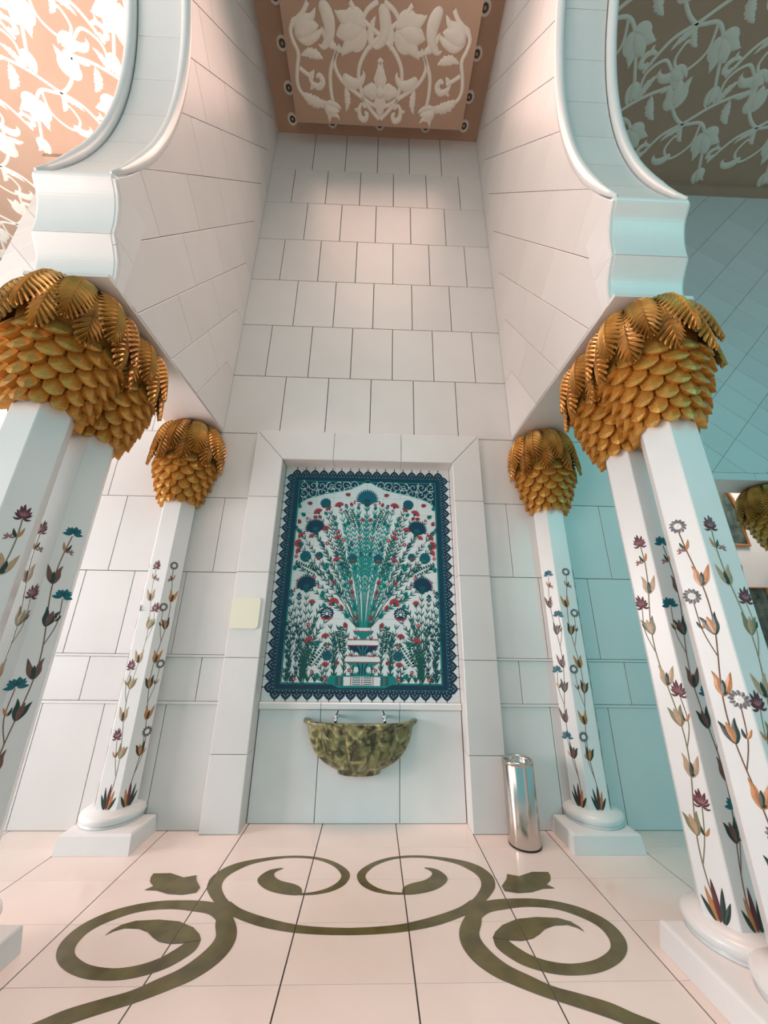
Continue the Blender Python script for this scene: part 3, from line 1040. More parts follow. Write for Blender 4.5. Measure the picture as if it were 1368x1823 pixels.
# inlay flowers (metres, growing along +v)
INL = {}
def inl(name, fn, mats):
    mb = MB()
    fn(mb)
    INL[name] = mb.mesh(name, mats)
def fan(mb, n, a0, a1, r0, r1, w_, mat, o=(0, 0), curl=0.0, h=0.0012, z0=0.0, rf=None):
    for i in range(n):
        a = math.radians(a0 + (a1 - a0) * i / max(1, n - 1))
        d = V((math.sin(a), math.cos(a)))
        p = V((math.cos(a), -math.sin(a))) * curl * (1 if a > 0 else -1)
        rr = r1 * (rf(i / max(1, n - 1)) if rf else 1)
        c = V(o)
        blade(mb, cr([tuple(c + d * r0), tuple(c + d * (r0 + rr) / 2 + p * 0.5), tuple(c + d * rr + p)], 4), leafw(w_, 0.45), h, mat, z0, 3)
def _lotus(mb):
    fan(mb, 7, -66, 66, 0.002, 0.056, 0.0085, 0, (0, 0.010), -0.006, rf=lambda t: 0.72 + 0.62 * math.sin(PI * t) ** 2)
    fan(mb, 5, -40, 40, 0.004, 0.036, 0.003, 1, (0, 0.014), 0, z0=0.0008)
    blade(mb, cr([(0, 0.012), (-0.02, 0.002), (-0.036, 0.008)], 4), leafw(0.006, 0.4), 0.0012, 0, 0, 3)
    blade(mb, cr([(0, 0.012), (0.02, 0.002), (0.036, 0.008)], 4), leafw(0.006, 0.4), 0.0012, 0, 0, 3)
def _lily(mb):
    fan(mb, 5, -100, 100, 0.004, 0.05, 0.0105, 0, (0, 0.016), -0.008)
    fan(mb, 4, -60, 60, 0.004, 0.046, 0.010, 0, (0, 0.016), 0)
    fan(mb, 3, -30, 30, 0.004, 0.034, 0.003, 1, (0, 0.016), 0, z0=0.0008)
def _daisy(mb):
    fan(mb, 12, 0, 330, 0.014, 0.040, 0.0085, 0, (0, 0.04), 0)
    fan(mb, 10, 0, 324, 0.001, 0.02, 0.006, 1, (0, 0.04), 0, z0=0.0008)
def _star(mb):
    fan(mb, 5, -110, 110, 0.002, 0.026, 0.005, 0, (0, 0.006), -0.004)
def _cup(mb):
    blade(mb, cr([(0, 0), (-0.016, 0.035), (-0.022, 0.07), (-0.034, 0.10)], 5), leafw(0.012, 0.4), 0.0012, 0, 0, 3)
    blade(mb, cr([(0, 0), (0.014, 0.035), (0.02, 0.065), (0.03, 0.088)], 5), leafw(0.012, 0.4), 0.0012, 0, 0, 3)
    blade(mb, cr([(0, 0.004), (0, 0.04), (0.002, 0.084)], 5), leafw(0.015, 0.45), 0.0012, 1, 0.0006, 3)
def _cupo(mb):
    blade(mb, cr([(0, 0), (-0.014, 0.035), (-0.022, 0.07), (-0.030, 0.11)], 5), leafw(0.014, 0.4), 0.0012, 1, 0, 3)
    blade(mb, cr([(0, 0), (0.015, 0.035), (0.02, 0.07), (0.036, 0.10)], 5), leafw(0.013, 0.4), 0.0012, 1, 0, 3)
    blade(mb, cr([(0, 0.004), (-0.004, 0.03), (0.0, 0.07)], 5), leafw(0.012, 0.45), 0.0012, 0, 0.0006, 3)
def _sprig(mb):
    blade(mb, cr([(0, 0), (-0.012, 0.02), (-0.022, 0.05)], 4), leafw(0.007, 0.4), 0.0012, 0, 0, 3)
    blade(mb, cr([(0, 0), (0.010, 0.018), (0.016, 0.042)], 4), leafw(0.007, 0.4), 0.0012, 1, 0, 3)
def _tuft(mb):
    for dx, hh, w_, mt in ((-0.045, 0.10, 0.010, 0), (-0.028, 0.15, 0.011, 0), (0.004, 0.17, 0.013, 1), (0.03, 0.13, 0.012, 2), (0.05, 0.085, 0.011, 0)):
        blade(mb, cr([(dx * 0.35, 0), (dx * 0.8, hh * 0.5), (dx * 1.25, hh)], 5), leafw(w_, 0.4), 0.0012, mt, 0, 3)
inl('lotus_inlay', _lotus, [I_MAROON, I_PINK])
inl('lily_inlay', _lily, [I_BLUE, I_DGREEN])
inl('daisy_inlay', _daisy, [I_GREY, MARBLE_P])
inl('star_inlay', _star, [I_PINK])
for kd, a_, b_ in (('lotus', I_OLIVEST, I_TAN), ('lily', I_DGREEN, I_BROWN), ('daisy', I_DGREEN, I_ORANGE)):
    inl('leaf_cup_' + kd, _cup, [a_, b_])
    inl('amber_cup_' + kd, _cupo, [I_DGREEN, b_])
inl('sprig_inlay', _sprig, [I_ORANGE, I_DGREEN])
inl('leaf_tuft_inlay', _tuft, [I_DGREEN, I_MAROON, I_ORANGE])
VH = 2.13
def vine_stem(k):
    mb = MB()
    r = random.Random(k)
    mt = 0
    def c(v):  # meander
        return 0.026 * math.sin(v * 5.9 + k) * (1 if v > 0.1 else v / 0.1)
    stroke(mb, [(c(v / 20 * VH * 0.92), v / 20 * VH * 0.92) for v in range(21)], 0.0032, 0.0012, mt, 3, 0, 3)
    # side shoots that carry the flowers
    for f in (0.10, 0.36, 0.6):
        v0 = f * VH
        s = -1 if int(f * 10) % 2 else 1
        stroke(mb, [(c(v0), v0), (c(v0) + s * 0.035, v0 + 0.13), (s * 0.04 + 0.3 * c(v0), v0 + 0.28)], 0.0026, 0.0012, mt, 4, 0, 3)
    return mb.mesh('vine_stem_inlay', I_OLIVEST if k == 0 else I_STEM), c
VST = [vine_stem(k) for k in range(3)]
VKIND = {'lotus': ('lotus_inlay', 0), 'lily': ('lily_inlay', 1), 'daisy': ('daisy_inlay', 2)}
def put_vine(shaft, face, kind, flip):
    a, b = V(HEX[face]), V(HEX[(face + 1) % 6])
    mid = (a + b) / 2
    u = (b - a).normalized()
    nrm = V((u.y, -u.x))
    fn, k = VKIND[kind]
    stem, c = VST[k]
    FM_ = frame((mid.x + nrm.x * 0.0006, mid.y + nrm.y * 0.0006, ZB + 0.02), (u.x * flip, u.y * flip, 0), (0, 0, 1), (nrm.x, nrm.y, 0))
    wide = (b - a).length / 0.17
    def piece(n, u_, v_, ang=0, s=1.0, key=None):
        put(n, INL[key or n], shaft, FM_ @ T(u_ * wide, v_, 0.0004) @ Matrix.Rotation(math.radians(-ang), 4, 'Z') @ Matrix.Scale(s, 4), local=True)
    put('vine_stem_inlay', stem, shaft, FM_, local=True)
    piece('leaf_tuft_inlay', 0, -0.012, 0, 1.05)
    for f, s_ in ((0.10, 1), (0.36, -1), (0.6, 1)):
        v0 = f * VH
        s_ = -1 if int(f * 10) % 2 else 1
        piece(fn, s_ * 0.04 + 0.3 * c(v0), v0 + 0.27, s_ * 6, 1.1)
        piece('sprig_inlay', c(v0) * 0.7 + s_ * 0.034, v0 + 0.14, s_ * 8)
    for i, f in enumerate((0.17, 0.30, 0.42, 0.52, 0.66, 0.78)):
        v0 = f * VH
        piece('leaf_cup_inlay' if i % 2 == 0 else 'amber_cup_inlay', c(v0), v0 - 0.02, (-1) ** i * 9, 1.15, ('leaf_cup_' if i % 2 == 0 else 'amber_cup_') + kind)
    piece('sprig_inlay', c(0.88 * VH), 0.87 * VH, 4, 1.2)
    piece('star_inlay', c(0.85 * VH) + 0.03, 0.865 * VH, 20)
    piece(fn, c(0.92 * VH), 0.92 * VH - 0.005, 0, 1.1)
    v0 = 0.915 * VH

NS = 12
def column(name, label, loc, vines, group, ymax=99, ycut=None, ywin=None):
    t = thing(name, label, 'column', loc, group)
    zb = 0.125
    put('base_ring', BASE, t, T(0, 0, zb + 0.004), local=True)
    sh = put('shaft', SHAFT, t, T(0, 0, 0), local=True)
    for face, kind in vines:
        put_vine(sh, face, kind, 1 if (face + len(kind)) % 2 else -1)
    cp = put('capital', CORE, t, T(0, 0, ZK), local=True)
    def ok(ang, r):
        x, y = r * math.sin(ang), -r * math.cos(ang)
        return loc[1] + y < ymax
    rows = 7
    for i in range(rows):
        z = 0.035 + i * 0.070
        r = cap_r(z)
        sl = (cap_r(z + 0.05) - cap_r(max(0, z - 0.05))) / 0.1
        wd = 2 * PI * r / NS * 1.02
        for k in range(NS):
            a = 2 * PI * (k + (0.5 if i % 2 else 0)) / NS
            if not ok(a, r - 0.02): continue
            M = Matrix.Rotation(a, 4, 'Z') @ T(0, -r + 0.004, z) @ Matrix.Rotation(math.atan(sl) * 1.0, 4, 'X') @ Matrix.Rotation(PI, 4, 'Z') @ Matrix.Diagonal((wd, 0.9 if i else 0.72, 0.118, 1))
            put('scale', SCALE, cp, M, local=True)
    for k in range(10):
        a = 2 * PI * k / 10
        if ok(a, 0.3): put('frond', FR_UP, cp, Matrix.Rotation(a, 4, 'Z'), local=True)
        a += PI / 10
        if ok(a, 0.3): put('frond', FR_LO, cp, Matrix.Rotation(a, 4, 'Z'), local=True)
    return t

def plinth(label, cx, cy, hx, hy, grp=None):
    mb = MB()
    h, tp = 0.127, 0.022
    ring = [(hx, hy, 0), (hx - tp * 0.6, hy - tp * 0.6, h - 0.012), (hx - tp * 0.9, hy - tp * 0.9, h - 0.003), (hx - tp * 1.5, hy - tp * 1.5, h)]
    vs = []
    for a, b, z in ring:
        vs += [(-a, -b, z), (a, -b, z), (a, b, z), (-a, b, z)]
    fs = [(0, 3, 2, 1), (12, 13, 14, 15)]
    for k in range(3):
        for i in range(4):
            j = (i + 1) % 4
            fs.append((k * 4 + i, k * 4 + j, k * 4 + 4 + j, k * 4 + 4 + i))
    mb.add(vs, fs)
    o = mb.build('column_plinth', MARBLE_P, None, T(cx, cy, 0.001))
    tag(o, label, 'plinth', grp)
    return o
G1 = 'inlaid marble columns with gold palm capitals'
YN1, YN2, XN = 2.03, 2.42, 2.05
for sg, side in ((-1, 'left'), (1, 'right')):
    plinth('long white marble plinth under the near pair of columns on the %s' % side, sg * 2.045, 2.13, 0.335, 0.44, 'marble plinths')
    plinth('square white marble plinth of the %s column against the end wall' % side, sg * 1.99, 3.61, 0.285, 0.183, 'marble plinths')
column('palm_column', 'nearest inlaid hexagonal marble column on the right with grey daisy inlay', (XN, YN1, 0), ((5, 'daisy'), (0, 'lotus'), (1, 'lily')), G1)
column('palm_column', 'inner column of the right pair with maroon flower inlay, behind the nearest', (XN, YN2, 0), ((5, 'lotus'), (0, 'lily'), (1, 'daisy')), G1)
column('palm_column', 'inlaid marble column against the end wall beside the steel bin', (2.045, 3.72, 0), ((5, 'lily'), (0, 'daisy'), (1, 'lotus')), G1, 3.86)
column('palm_column', 'inlaid marble column against the end wall left of the mural', (-2.045, 3.72, 0), ((5, 'lily'), (0, 'lotus'), (1, 'daisy')), G1, 3.86)
column('palm_column', 'inner column of the left pair with blue lily inlay', (-XN, YN2, 0), ((5, 'lily'), (0, 'lotus'), (1, 'lily')), G1)
column('palm_column', 'nearest marble column on the left, cut by the photo edge', (-XN, YN1, 0), ((5, 'daisy'), (0, 'daisy'), (1, 'lotus')), G1)
column('palm_column', 'column at the far left edge of which only the gold capital shows', (-2.86, 2.06, 0), (), G1)
plinth('marble plinth outside the left pair, out of sight behind it', -2.86, 2.06, 0.30, 0.30, 'marble plinths')

# ------------------------------------------------------------------ tiled mural
YM = 3.925
mural = thing('tile_mural', 'tall glazed tile mural of a fountain and flowers inside the niche', 'mural', (0, YM, 0.98))
MM = BACK(YM)
MX, MZ0, MZ1 = 0.985, 0.97, 3.515
nc, nr = 10, 13
for i in range(nc):
    for j in range(nr):
        a, b = -MX + 2 * MX * i / nc, -MX + 2 * MX * (i + 1) / nc
        c, d = MZ0 + (MZ1 - MZ0) * j / nr, MZ0 + (MZ1 - MZ0) * (j + 1) / nr
        slab('glazed_tile', rect(a, b, c, d), MM, 0.02, mural, GLAZE, gap=0.0006, bev=0.0012)
def mz(x, y):
    p = at(440 + x * 0.30702, 800 + y * 0.30710, 1, YM)
    return (p.x + 0.02, p.z)
LAY = 0.0008
def mput(name, me, x, z, s=1.0, ang=0, lay=1, flip=1):
    return put(name, me, mural, MM @ T(x, z, LAY * lay) @ Matrix.Rotation(math.radians(-ang), 4, 'Z') @ Matrix.Diagonal((s * flip, s, 1, 1)))
# frame band
bo = (-0.905, 0.905, 1.045, 3.415)     # outer edge of the solid band
bi = (-0.815, 0.815, 1.125, 3.335)
mb = MB()
def band(mb, o, i, mat, z):
    P = [(o[0], o[2]), (o[1], o[2]), (o[1], o[3]), (o[0], o[3])]
    Q = [(i[0], i[2]), (i[1], i[2]), (i[1], i[3]), (i[0], i[3])]
    mb.add([p + (z,) for p in P] + [q + (z,) for q in Q], [(k, (k + 1) % 4, 4 + (k + 1) % 4, 4 + k) for k in range(4)], mat)
band(mb, bo, bi, 0, 0)
band(mb, (bi[0], bi[1], bi[2], bi[3]), (bi[0] + 0.016, bi[1] - 0.016, bi[2] + 0.016, bi[3] - 0.016), 1, 0)
band(mb, (bo[0] + 0.034, bo[1] - 0.034, bo[2] + 0.03, bo[3] - 0.03), (bo[0] + 0.038, bo[1] - 0.038, bo[2] + 0.034, bo[3] - 0.034), 1, 0.0004)
mb.build('border_band', [P_NAVY, P_TEAL], mural, MM @ T(0, 0, LAY))
# pointed lace motifs
mb = MB()
wv, hv = 0.0525, 0.062
out = [(-wv, -0.004), (wv, -0.004), (wv * 0.95, hv * 0.35), (wv * 0.5, hv * 0.75), (0.004, hv), (0.004, hv + 0.016), (0.008, hv + 0.022), (0, hv + 0.032), (-0.008, hv + 0.022), (-0.004, hv + 0.016), (-0.004, hv), (-wv * 0.5, hv * 0.75), (-wv * 0.95, hv * 0.35)]
mb.add([p + (0,) for p in out], [tuple(range(len(out)))], 0)
for x, y in ((-0.022, 0.010), (0.022, 0.010), (0, 0.034), (0, -0.004), (-0.034, -0.018), (0.034, -0.018), (-0.013, 0.022), (0.013, 0.022), (0, -0.026)):
    d = 0.0045
    mb.add([(x - d, y, 0.0005), (x, y - d, 0.0005), (x + d, y, 0.0005), (x, y + d, 0.0005)], [(0, 1, 2, 3)], 1)
LACE = mb.mesh('border_motif', [P_NAVY, P_PALE])
nx, nz = 17, 23
for i in range(nx):
    x = bo[0] + (bo[1] - bo[0]) * (i + 0.5) / nx
    mput('border_motif', LACE, x, bo[3], 1.0, 0, 1)
    mput('border_motif', LACE, x, bo[2], 1.0, 180, 1)
for j in range(nz):
    z = bo[2] + (bo[3] - bo[2]) * (j + 0.5) / nz
    mput('border_motif', LACE, bo[0], z, 1.0, -90, 1)
    mput('border_motif', LACE, bo[1], z, 1.0, 90, 1)
# dark spandrels above the painted arch
ap = [mz(258, 325), mz(330, 290), mz(420, 262), mz(510, 245), mz(580, 232), mz(640, 208), mz(683, 180)]
xl = bi[0] + 0.012
ap[0] = (xl, ap[0][1])
ap[-1] = (0, ap[-1][1])
apc = cr(ap, 6)
mb = MB()
top = bi[3] - 0.014
for s_ in (1, -1):
    vs, fs = [], []
    for p in apc:
        vs += [(s_ * p[0], p[1], 0), (s_ * p[0], top, 0)]
    for i in range(len(apc) - 1):
        f = (2 * i, 2 * i + 2, 2 * i + 3, 2 * i + 1)
        fs.append(f if s_ > 0 else f[::-1])
    mb.add(vs, fs, 0)
    blade(mb, [(s_ * p[0], p[1]) for p in apc], lambda t: 0.007, 0.0004, 1, 0.0004, 3)
mb.build('spandrel', [P_NAVY, P_TEAL], mural, MM @ T(0, 0, LAY))
mb = MB()
stroke(mb, [(-0.045, -0.03), (-0.055, 0.02), (-0.015, 0.045), (0.028, 0.03), (0.03, -0.01), (0.0, -0.02), (-0.012, 0.002)], 0.0032, 0.0004, 0, 4, 0, 3)
blade(mb, cr([(0.03, 0.03), (0.05, 0.04), (0.062, 0.022)], 3), leafw(0.007), 0.0004, 0, 0, 3)
blade(mb, cr([(-0.05, -0.02), (-0.03, -0.045), (0.0, -0.045)], 3), leafw(0.006), 0.0004, 0, 0, 3)
SCR = mb.mesh('arabesque', [P_PALE])
rnd = random.Random(5)
for s_ in (1, -1):
    for (x, dz) in ((0.76, 0.05), (0.75, 0.15), (0.74, 0.24), (0.65, 0.05), (0.64, 0.14), (0.55, 0.05), (0.53, 0.13), (0.44, 0.05), (0.42, 0.11), (0.34, 0.05), (0.25, 0.045), (0.16, 0.04)):
        mput('arabesque', SCR, s_ * x, top - dz, 0.95 if dz < 0.2 else 0.8, s_ * (x * 400 % 360), 2, s_)
# painted flowers
MF = {}
def mf(name, fn, mats):
    mb = MB()
    fn(mb)
    MF[name] = mb.mesh(name, mats)
def disc(mb, x, y, rx, ry, mat, z=0, n=18, zig=0.0):
    mb.add([(x + rx * (1 + zig * (-1) ** i) * math.cos(2 * PI * i / n), y + ry * (1 + zig * (-1) ** i) * math.sin(2 * PI * i / n), z) for i in range(n)], [tuple(range(n))], mat)
def _thistle(mb):
    fan(mb, 17, -100, 100, 0.03, 0.12, 0.012, 0, (0, 0.06), 0, 0.0004)
    disc(mb, 0, 0.065, 0.088, 0.062, 0, 0.0003, 22, 0.04)
    fan(mb, 5, -60, 60, 0.01, 0.05, 0.005, 1, (0, 0.03), 0, 0.0003, 0.0006)
    disc(mb, 0, 0.008, 0.03, 0.026, 2, 0.0006)
    for sx in (-1, 1):
        fan(mb, 3, -40 + 90 * sx, 40 + 90 * sx, 0.012, 0.032, 0.007, 3, (sx * 0.11, 0.03), 0, 0.0004)
def _peony(mb):
    disc(mb, 0, 0.055, 0.062, 0.056, 0, 0.0, 24, 0.09)
    fan(mb, 9, -120, 120, 0.02, 0.05, 0.004, 1, (0, 0.05), 0, 0.0003, 0.0004)
    disc(mb, 0, 0.05, 0.014, 0.014, 1, 0.0006)
    blade(mb, cr([(0, 0), (-0.03, 0.006), (-0.055, 0.025)], 3), leafw(0.01), 0.0004, 2, 0.0004, 3)
    blade(mb, cr([(0, 0), (0.03, 0.006), (0.055, 0.025)], 3), leafw(0.01), 0.0004, 2, 0.0004, 3)
def _carn(mb):
    fan(mb, 9, -70, 70, 0.015, 0.062, 0.010, 0, (0, 0.008), 0, 0.0004)
    blade(mb, cr([(0, -0.01), (0, 0.01), (0, 0.034)], 3), leafw(0.014), 0.0004, 1, 0.0005, 3)
def _tul(mb):
    blade(mb, cr([(0, 0), (-0.014, 0.03), (-0.004, 0.07)], 4), leafw(0.014), 0.0004, 0, 0, 3)
    blade(mb, cr([(0, 0), (0.014, 0.03), (0.004, 0.07)], 4), leafw(0.014), 0.0004, 0, 0, 3)
    blade(mb, cr([(0, 0), (0, 0.03), (0, 0.06)], 3), leafw(0.008), 0.0004, 1, 0.0004, 3)
def _spray(mb):
    stroke(mb, [(0, 0), (0.01, 0.12), (0.0, 0.26)], 0.003, 0.0004, 0, 4, 0, 3)
    for i in range(9):
        v_ = 0.03 + i * 0.026
        for s_ in (-1, 1):
            disc(mb, s_ * (0.024 - i * 0.001), v_ + (0.01 if s_ > 0 else 0), 0.012, 0.009, 0, 0.0003, 8)
def _blos(mb):
    fan(mb, 6, 0, 300, 0.002, 0.026, 0.009, 0, (0, 0), 0, 0.0004)
    disc(mb, 0, 0, 0.007, 0.007, 1, 0.0006, 8)
def _hyac(mb):
    for i, (x, y) in enumerate(((0, 0), (-0.018, 0.016), (0.018, 0.016), (0, 0.03), (-0.014, 0.046), (0.014, 0.046), (0, 0.062))):
        disc(mb, x, y, 0.012, 0.011, i % 2, 0.0001 * i, 9)
mf('thistle_flower', _thistle, [P_NAVY, P_BLUE, P_GREEN, P_RED])
mf('teal_thistle', _thistle, [P_BLUE, P_NAVY, P_GREEN, P_RED])
mf('peony_flower', _peony, [P_BLUE, P_GREEN, P_GREEN])
mf('carnation', _carn, [P_RED, P_GREEN])
mf('white_carnation', _peony, [P_NAVY, P_PALE, P_RED])
mf('tulip', _tul, [P_RED, P_GREEN])
mf('teal_tulip', _tul, [P_TEAL, P_GREEN])
mf('leaf_spray', _spray, [P_GREEN])
mf('small_blossom', _blos, [P_NAVY, P_TEAL])
mf('red_blossom', _blos, [P_RED, P_PALE])
mf('hyacinth', _hyac, [P_NAVY, P_BLUE])
def pair(n, x, y, s=1.0, ang=0, lay=3, mid=False):
    p = mz(x, y)
    if mid:
        mput(n, MF[n], 0, p[1], s, ang, lay)
        return
    mput(n, MF[n], p[0], p[1], s, ang, lay)
    mput(n, MF[n], -p[0], p[1], s, -ang, lay, -1)
pair('teal_thistle', 690, 325, 1.15, 0, 3, True)
for n, x, y, s, a in (('thistle_flower', 390, 485, 1.0, -12), ('thistle_flower', 335, 820, 1.0, -8), ('peony_flower', 452, 335, 1.0, -15), ('peony_flower', 345, 640, 1.0, -40), ('peony_flower', 418, 632, 0.72, -35), ('peony_flower', 606, 655, 0.85, -10), ('peony_flower', 455, 1220, 0.8, -10),
                      ('carnation', 528, 335, 1.0, -15), ('carnation', 408, 372, 1.0, -30), ('carnation', 295, 548, 0.9, -50), ('carnation', 298, 592, 0.8, -60), ('carnation', 490, 895, 1.0, 15), ('carnation', 365, 895, 0.7, 0), ('carnation', 312, 505, 0.8, -50), ('carnation', 445, 1095, 0.8, -10), ('carnation', 440, 1260, 0.7, 0), ('carnation', 370, 510, 0.7, -30),
                      ('white_carnation', 450, 985, 1.15, 0), ('tulip', 565, 1035, 0.9, -25), ('tulip', 595, 785, 0.8, -15), ('tulip', 605, 840, 0.8, -30), ('tulip', 628, 990, 0.7, -15), ('tulip', 520, 1245, 0.7, -50), ('tulip', 400, 395, 0.8, -80), ('tulip', 590, 265, 0.9, -80), ('tulip', 370, 315, 0.9, -80),
                      ('teal_tulip', 455, 690, 1.0, -15), ('teal_tulip', 330, 385, 0.9, -60), ('teal_tulip', 510, 445, 0.9, -25), ('teal_tulip', 580, 440, 0.9, -15), ('teal_tulip', 430, 850, 0.9, -10), ('teal_tulip', 620, 935, 1.0, -25), ('teal_tulip', 580, 975, 1.0, -50),
                      ('leaf_spray', 640, 470, 1.0, -22), ('leaf_spray', 600, 440, 0.8, -28), ('leaf_spray', 400, 720, 1.1, -65), ('leaf_spray', 545, 1180, 1.0, -8), ('leaf_spray', 525, 1190, 0.9, -14), ('leaf_spray', 440, 740, 0.9, -50), ('leaf_spray', 330, 1270, 1.1, 20), ('leaf_spray', 360, 1260, 1.1, 35),
                      ('hyacinth', 245, 850, 1.0, 0), ('hyacinth', 290, 870, 1.0, 0), ('hyacinth', 235, 905, 0.9, 0), ('hyacinth', 515, 620, 0.9, -20), ('hyacinth', 545, 690, 0.9, -15), ('hyacinth', 585, 590, 0.7, -10), ('red_blossom', 550, 525, 1.0, 0), ('red_blossom', 455, 545, 1.0, 0), ('red_blossom', 515, 475, 0.9, 0), ('red_blossom', 490, 390, 0.8, 0), ('red_blossom', 640, 320, 0.8, 0), ('red_blossom', 345, 1015, 0.9, 0), ('red_blossom', 455, 1140, 0.9, 0), ('red_blossom', 365, 1290, 0.8, 0), ('red_blossom', 580, 1280, 0.8, 0), ('red_blossom', 440, 1330, 0.9, 0)):
    pair(n, x, y, s, a)
for k in range(13):
    pair('small_blossom', 222 + 12 * math.sin(k * 1.7) + k * 0.6, 1010 + k * 27, 0.9)
    pair('small_blossom', 285 + 14 * math.sin(k * 1.4 + 1) - (12 - k) * 1.5, 1030 + k * 22, 0.75)
# stems and the many small leaves
mb = MB()
zv = mz(665, 1010)[1]
rnd = random.Random(3)
ends = [(683, 330), (640, 350), (600, 330), (570, 340), (535, 350), (500, 400), (470, 350), (455, 380), (420, 400), (395, 490), (340, 400), (300, 480), (300, 560), (345, 650), (410, 640), (290, 680), (285, 760), (450, 700), (510, 650), (545, 700), (605, 660), (600, 560), (640, 520), (560, 450), (520, 520), (640, 440), (665, 420), (655, 620), (600, 860), (430, 860), (490, 900), (560, 800), (500, 780)]
def leaves(P, step, size, mat):
    acc = 0
    for a, b in zip(P, P[1:]):
        acc += (b - a).length
        if acc > step:
            acc = 0
            d = (b - a).normalized()
            for s_ in (-1, 1):
                q = V((d.x * math.cos(0.6 * s_) - d.y * math.sin(0.6 * s_), d.x * math.sin(0.6 * s_) + d.y * math.cos(0.6 * s_)))
                L = size * rnd.uniform(0.8, 1.25)
                blade(mb, [tuple(a), tuple(a + q * L * 0.5 + d * 0.003), tuple(a + q * L + d * 0.012)], lambda t: 0.0065 * math.sin(PI * min(0.97, t + 0.12)), 0.0003, mat, 0, 3)
for (x, y) in ends:
    e = mz(x, y)
    for s_ in (1, -1):
        ex = s_ * e[0]
        p = [(ex * 0.10, zv - 0.04), (ex * 0.36, zv + (e[1] - zv) * 0.33), (ex * 0.68, zv + (e[1] - zv) * 0.68), (ex, e[1])]
        P = cr(p, 9)
        mt = 1 if abs(ex) < 0.35 else 0  # middle stems brighter teal: sheen of reflected light put into the colour
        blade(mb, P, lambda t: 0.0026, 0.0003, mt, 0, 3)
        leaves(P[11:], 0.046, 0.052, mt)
for bx, tops in ((300, [(245, 860), (290, 880), (335, 830), (365, 900), (235, 920), (400, 940), (420, 900), (440, 1000)]), (310, [(380, 1000), (400, 1040), (430, 1090), (350, 1030)]), (220, [(200, 1000), (215, 1080), (240, 960), (260, 1000)]), (490, [(470, 1010), (490, 1060), (455, 1140), (520, 1030)]), (545, [(525, 1020), (560, 1060)]), (600, [(560, 1040), (625, 1000)]), (255, [(300, 1030), (190, 1280)]), (440, [(400, 1250), (455, 1200), (365, 1300)])):
    b0 = mz(bx, 1375)
    for (x, y) in tops:
        e = mz(x, y)
        for s_ in (1, -1):
            p = [(s_ * b0[0], b0[1]), (s_ * (b0[0] + (e[0] - b0[0]) * 0.15), b0[1] + (e[1] - b0[1]) * 0.4), (s_ * (b0[0] + (e[0] - b0[0]) * 0.55), b0[1] + (e[1] - b0[1]) * 0.75), (s_ * e[0], e[1])]
            P = cr(p, 7)
            blade(mb, P, lambda t: 0.0034 - 0.0014 * t, 0.0003, 0, 0, 3)
            leaves(P[2:], 0.05, 0.045, 0)
for k in range(22):
    x = -0.76 + 1.52 * k / 21
    if abs(x) < 0.36: continue
    for a in (-0.5, -0.1, 0.35):
        blade(mb, [(x, bi[2] + 0.02), (x + a * 0.04, bi[2] + 0.06), (x + a * 0.11, bi[2] + 0.1)], lambda t: 0.009 * math.sin(PI * min(0.97, t + 0.15)), 0.0003, 0, 0, 3)
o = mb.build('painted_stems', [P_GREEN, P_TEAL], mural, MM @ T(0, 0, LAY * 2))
o['kind'] = 'stuff'
for i, (x, y) in enumerate(ends[1:]):
    pair(('teal_tulip', 'tulip', 'hyacinth', 'red_blossom', 'teal_tulip', 'carnation')[i % 6], x, y, 0.75, -18 if x > 500 else -40)
for x, y, n in ((300, 340, 'teal_tulip'), (298, 430, 'tulip'), (282, 470, 'hyacinth'), (275, 620, 'red_blossom'), (310, 560, 'teal_tulip'), (450, 470, 'carnation'), (430, 560, 'hyacinth'), (380, 740, 'red_blossom'), (270, 700, 'teal_tulip'), (440, 920, 'teal_tulip'), (540, 930, 'tulip'), (530, 850, 'hyacinth'), (400, 1140, 'teal_tulip'), (350, 1120, 'carnation'), (500, 1130, 'hyacinth'), (260, 1330, 'red_blossom'), (400, 1330, 'teal_tulip'), (620, 700, 'teal_tulip'), (560, 760, 'teal_tulip'), (640, 400, 'teal_tulip')):
    pair(n, x, y, 0.85, -20)
# painted fountain
def mzs(pts):
    return [mz(*p) for p in pts]
mb = MB()
def sym(pts, mat, z):
    P = [(p[0], p[1]) for p in mzs(pts)]
    P = [(min(0, p[0]), p[1]) for p in P]
    full = P + [(-p[0], p[1]) for p in reversed(P)]
    full = clean(full)
    mb.add([p + (z,) for p in full], [tuple(range(len(full)))], mat)
CX = 662
sym([(700, 1055), (605, 1055), (612, 1068), (640, 1085), (648, 1105), (700, 1105)], 1, 0.0004)
sym([(700, 1108), (575, 1108), (566, 1120), (572, 1134), (700, 1134)], 2, 0.0004)
sym([(700, 1138), (572, 1138), (590, 1160), (630, 1178), (642, 1200), (700, 1200)], 0, 0.0004)
sym([(700, 1203), (566, 1203), (553, 1217), (560, 1232), (700, 1232)], 2, 0.0004)
sym([(700, 1235), (560, 1235), (585, 1252), (630, 1262), (635, 1285), (605, 1310), (700, 1310)], 1, 0.0004)
for x in (-0.02, 0.0, 0.02):
    for z0, z1 in (((1140), (1200)), ((1240), (1308))):
        a, b = mz(CX, z0)[1], mz(CX, z1)[1]
        blade(mb, [(x * 2.6, a), (x * 1.1, (a + b) / 2), (x * 1.6, b)], lambda t: 0.006, 0.0003, 0 if z0 > 1200 else 1, 0.0008, 3)
for y in (1055, 1103, 1137, 1197, 1234):
    a = mz(CX, y)[1]
    hw = {1055: 0.105, 1103: 0.16, 1137: 0.165, 1197: 0.17, 1234: 0.185}[y]
    blade(mb, [(-hw, a), (0, a), (hw, a)], lambda t: 0.0045, 0.0003, 3, 0.0008, 3)
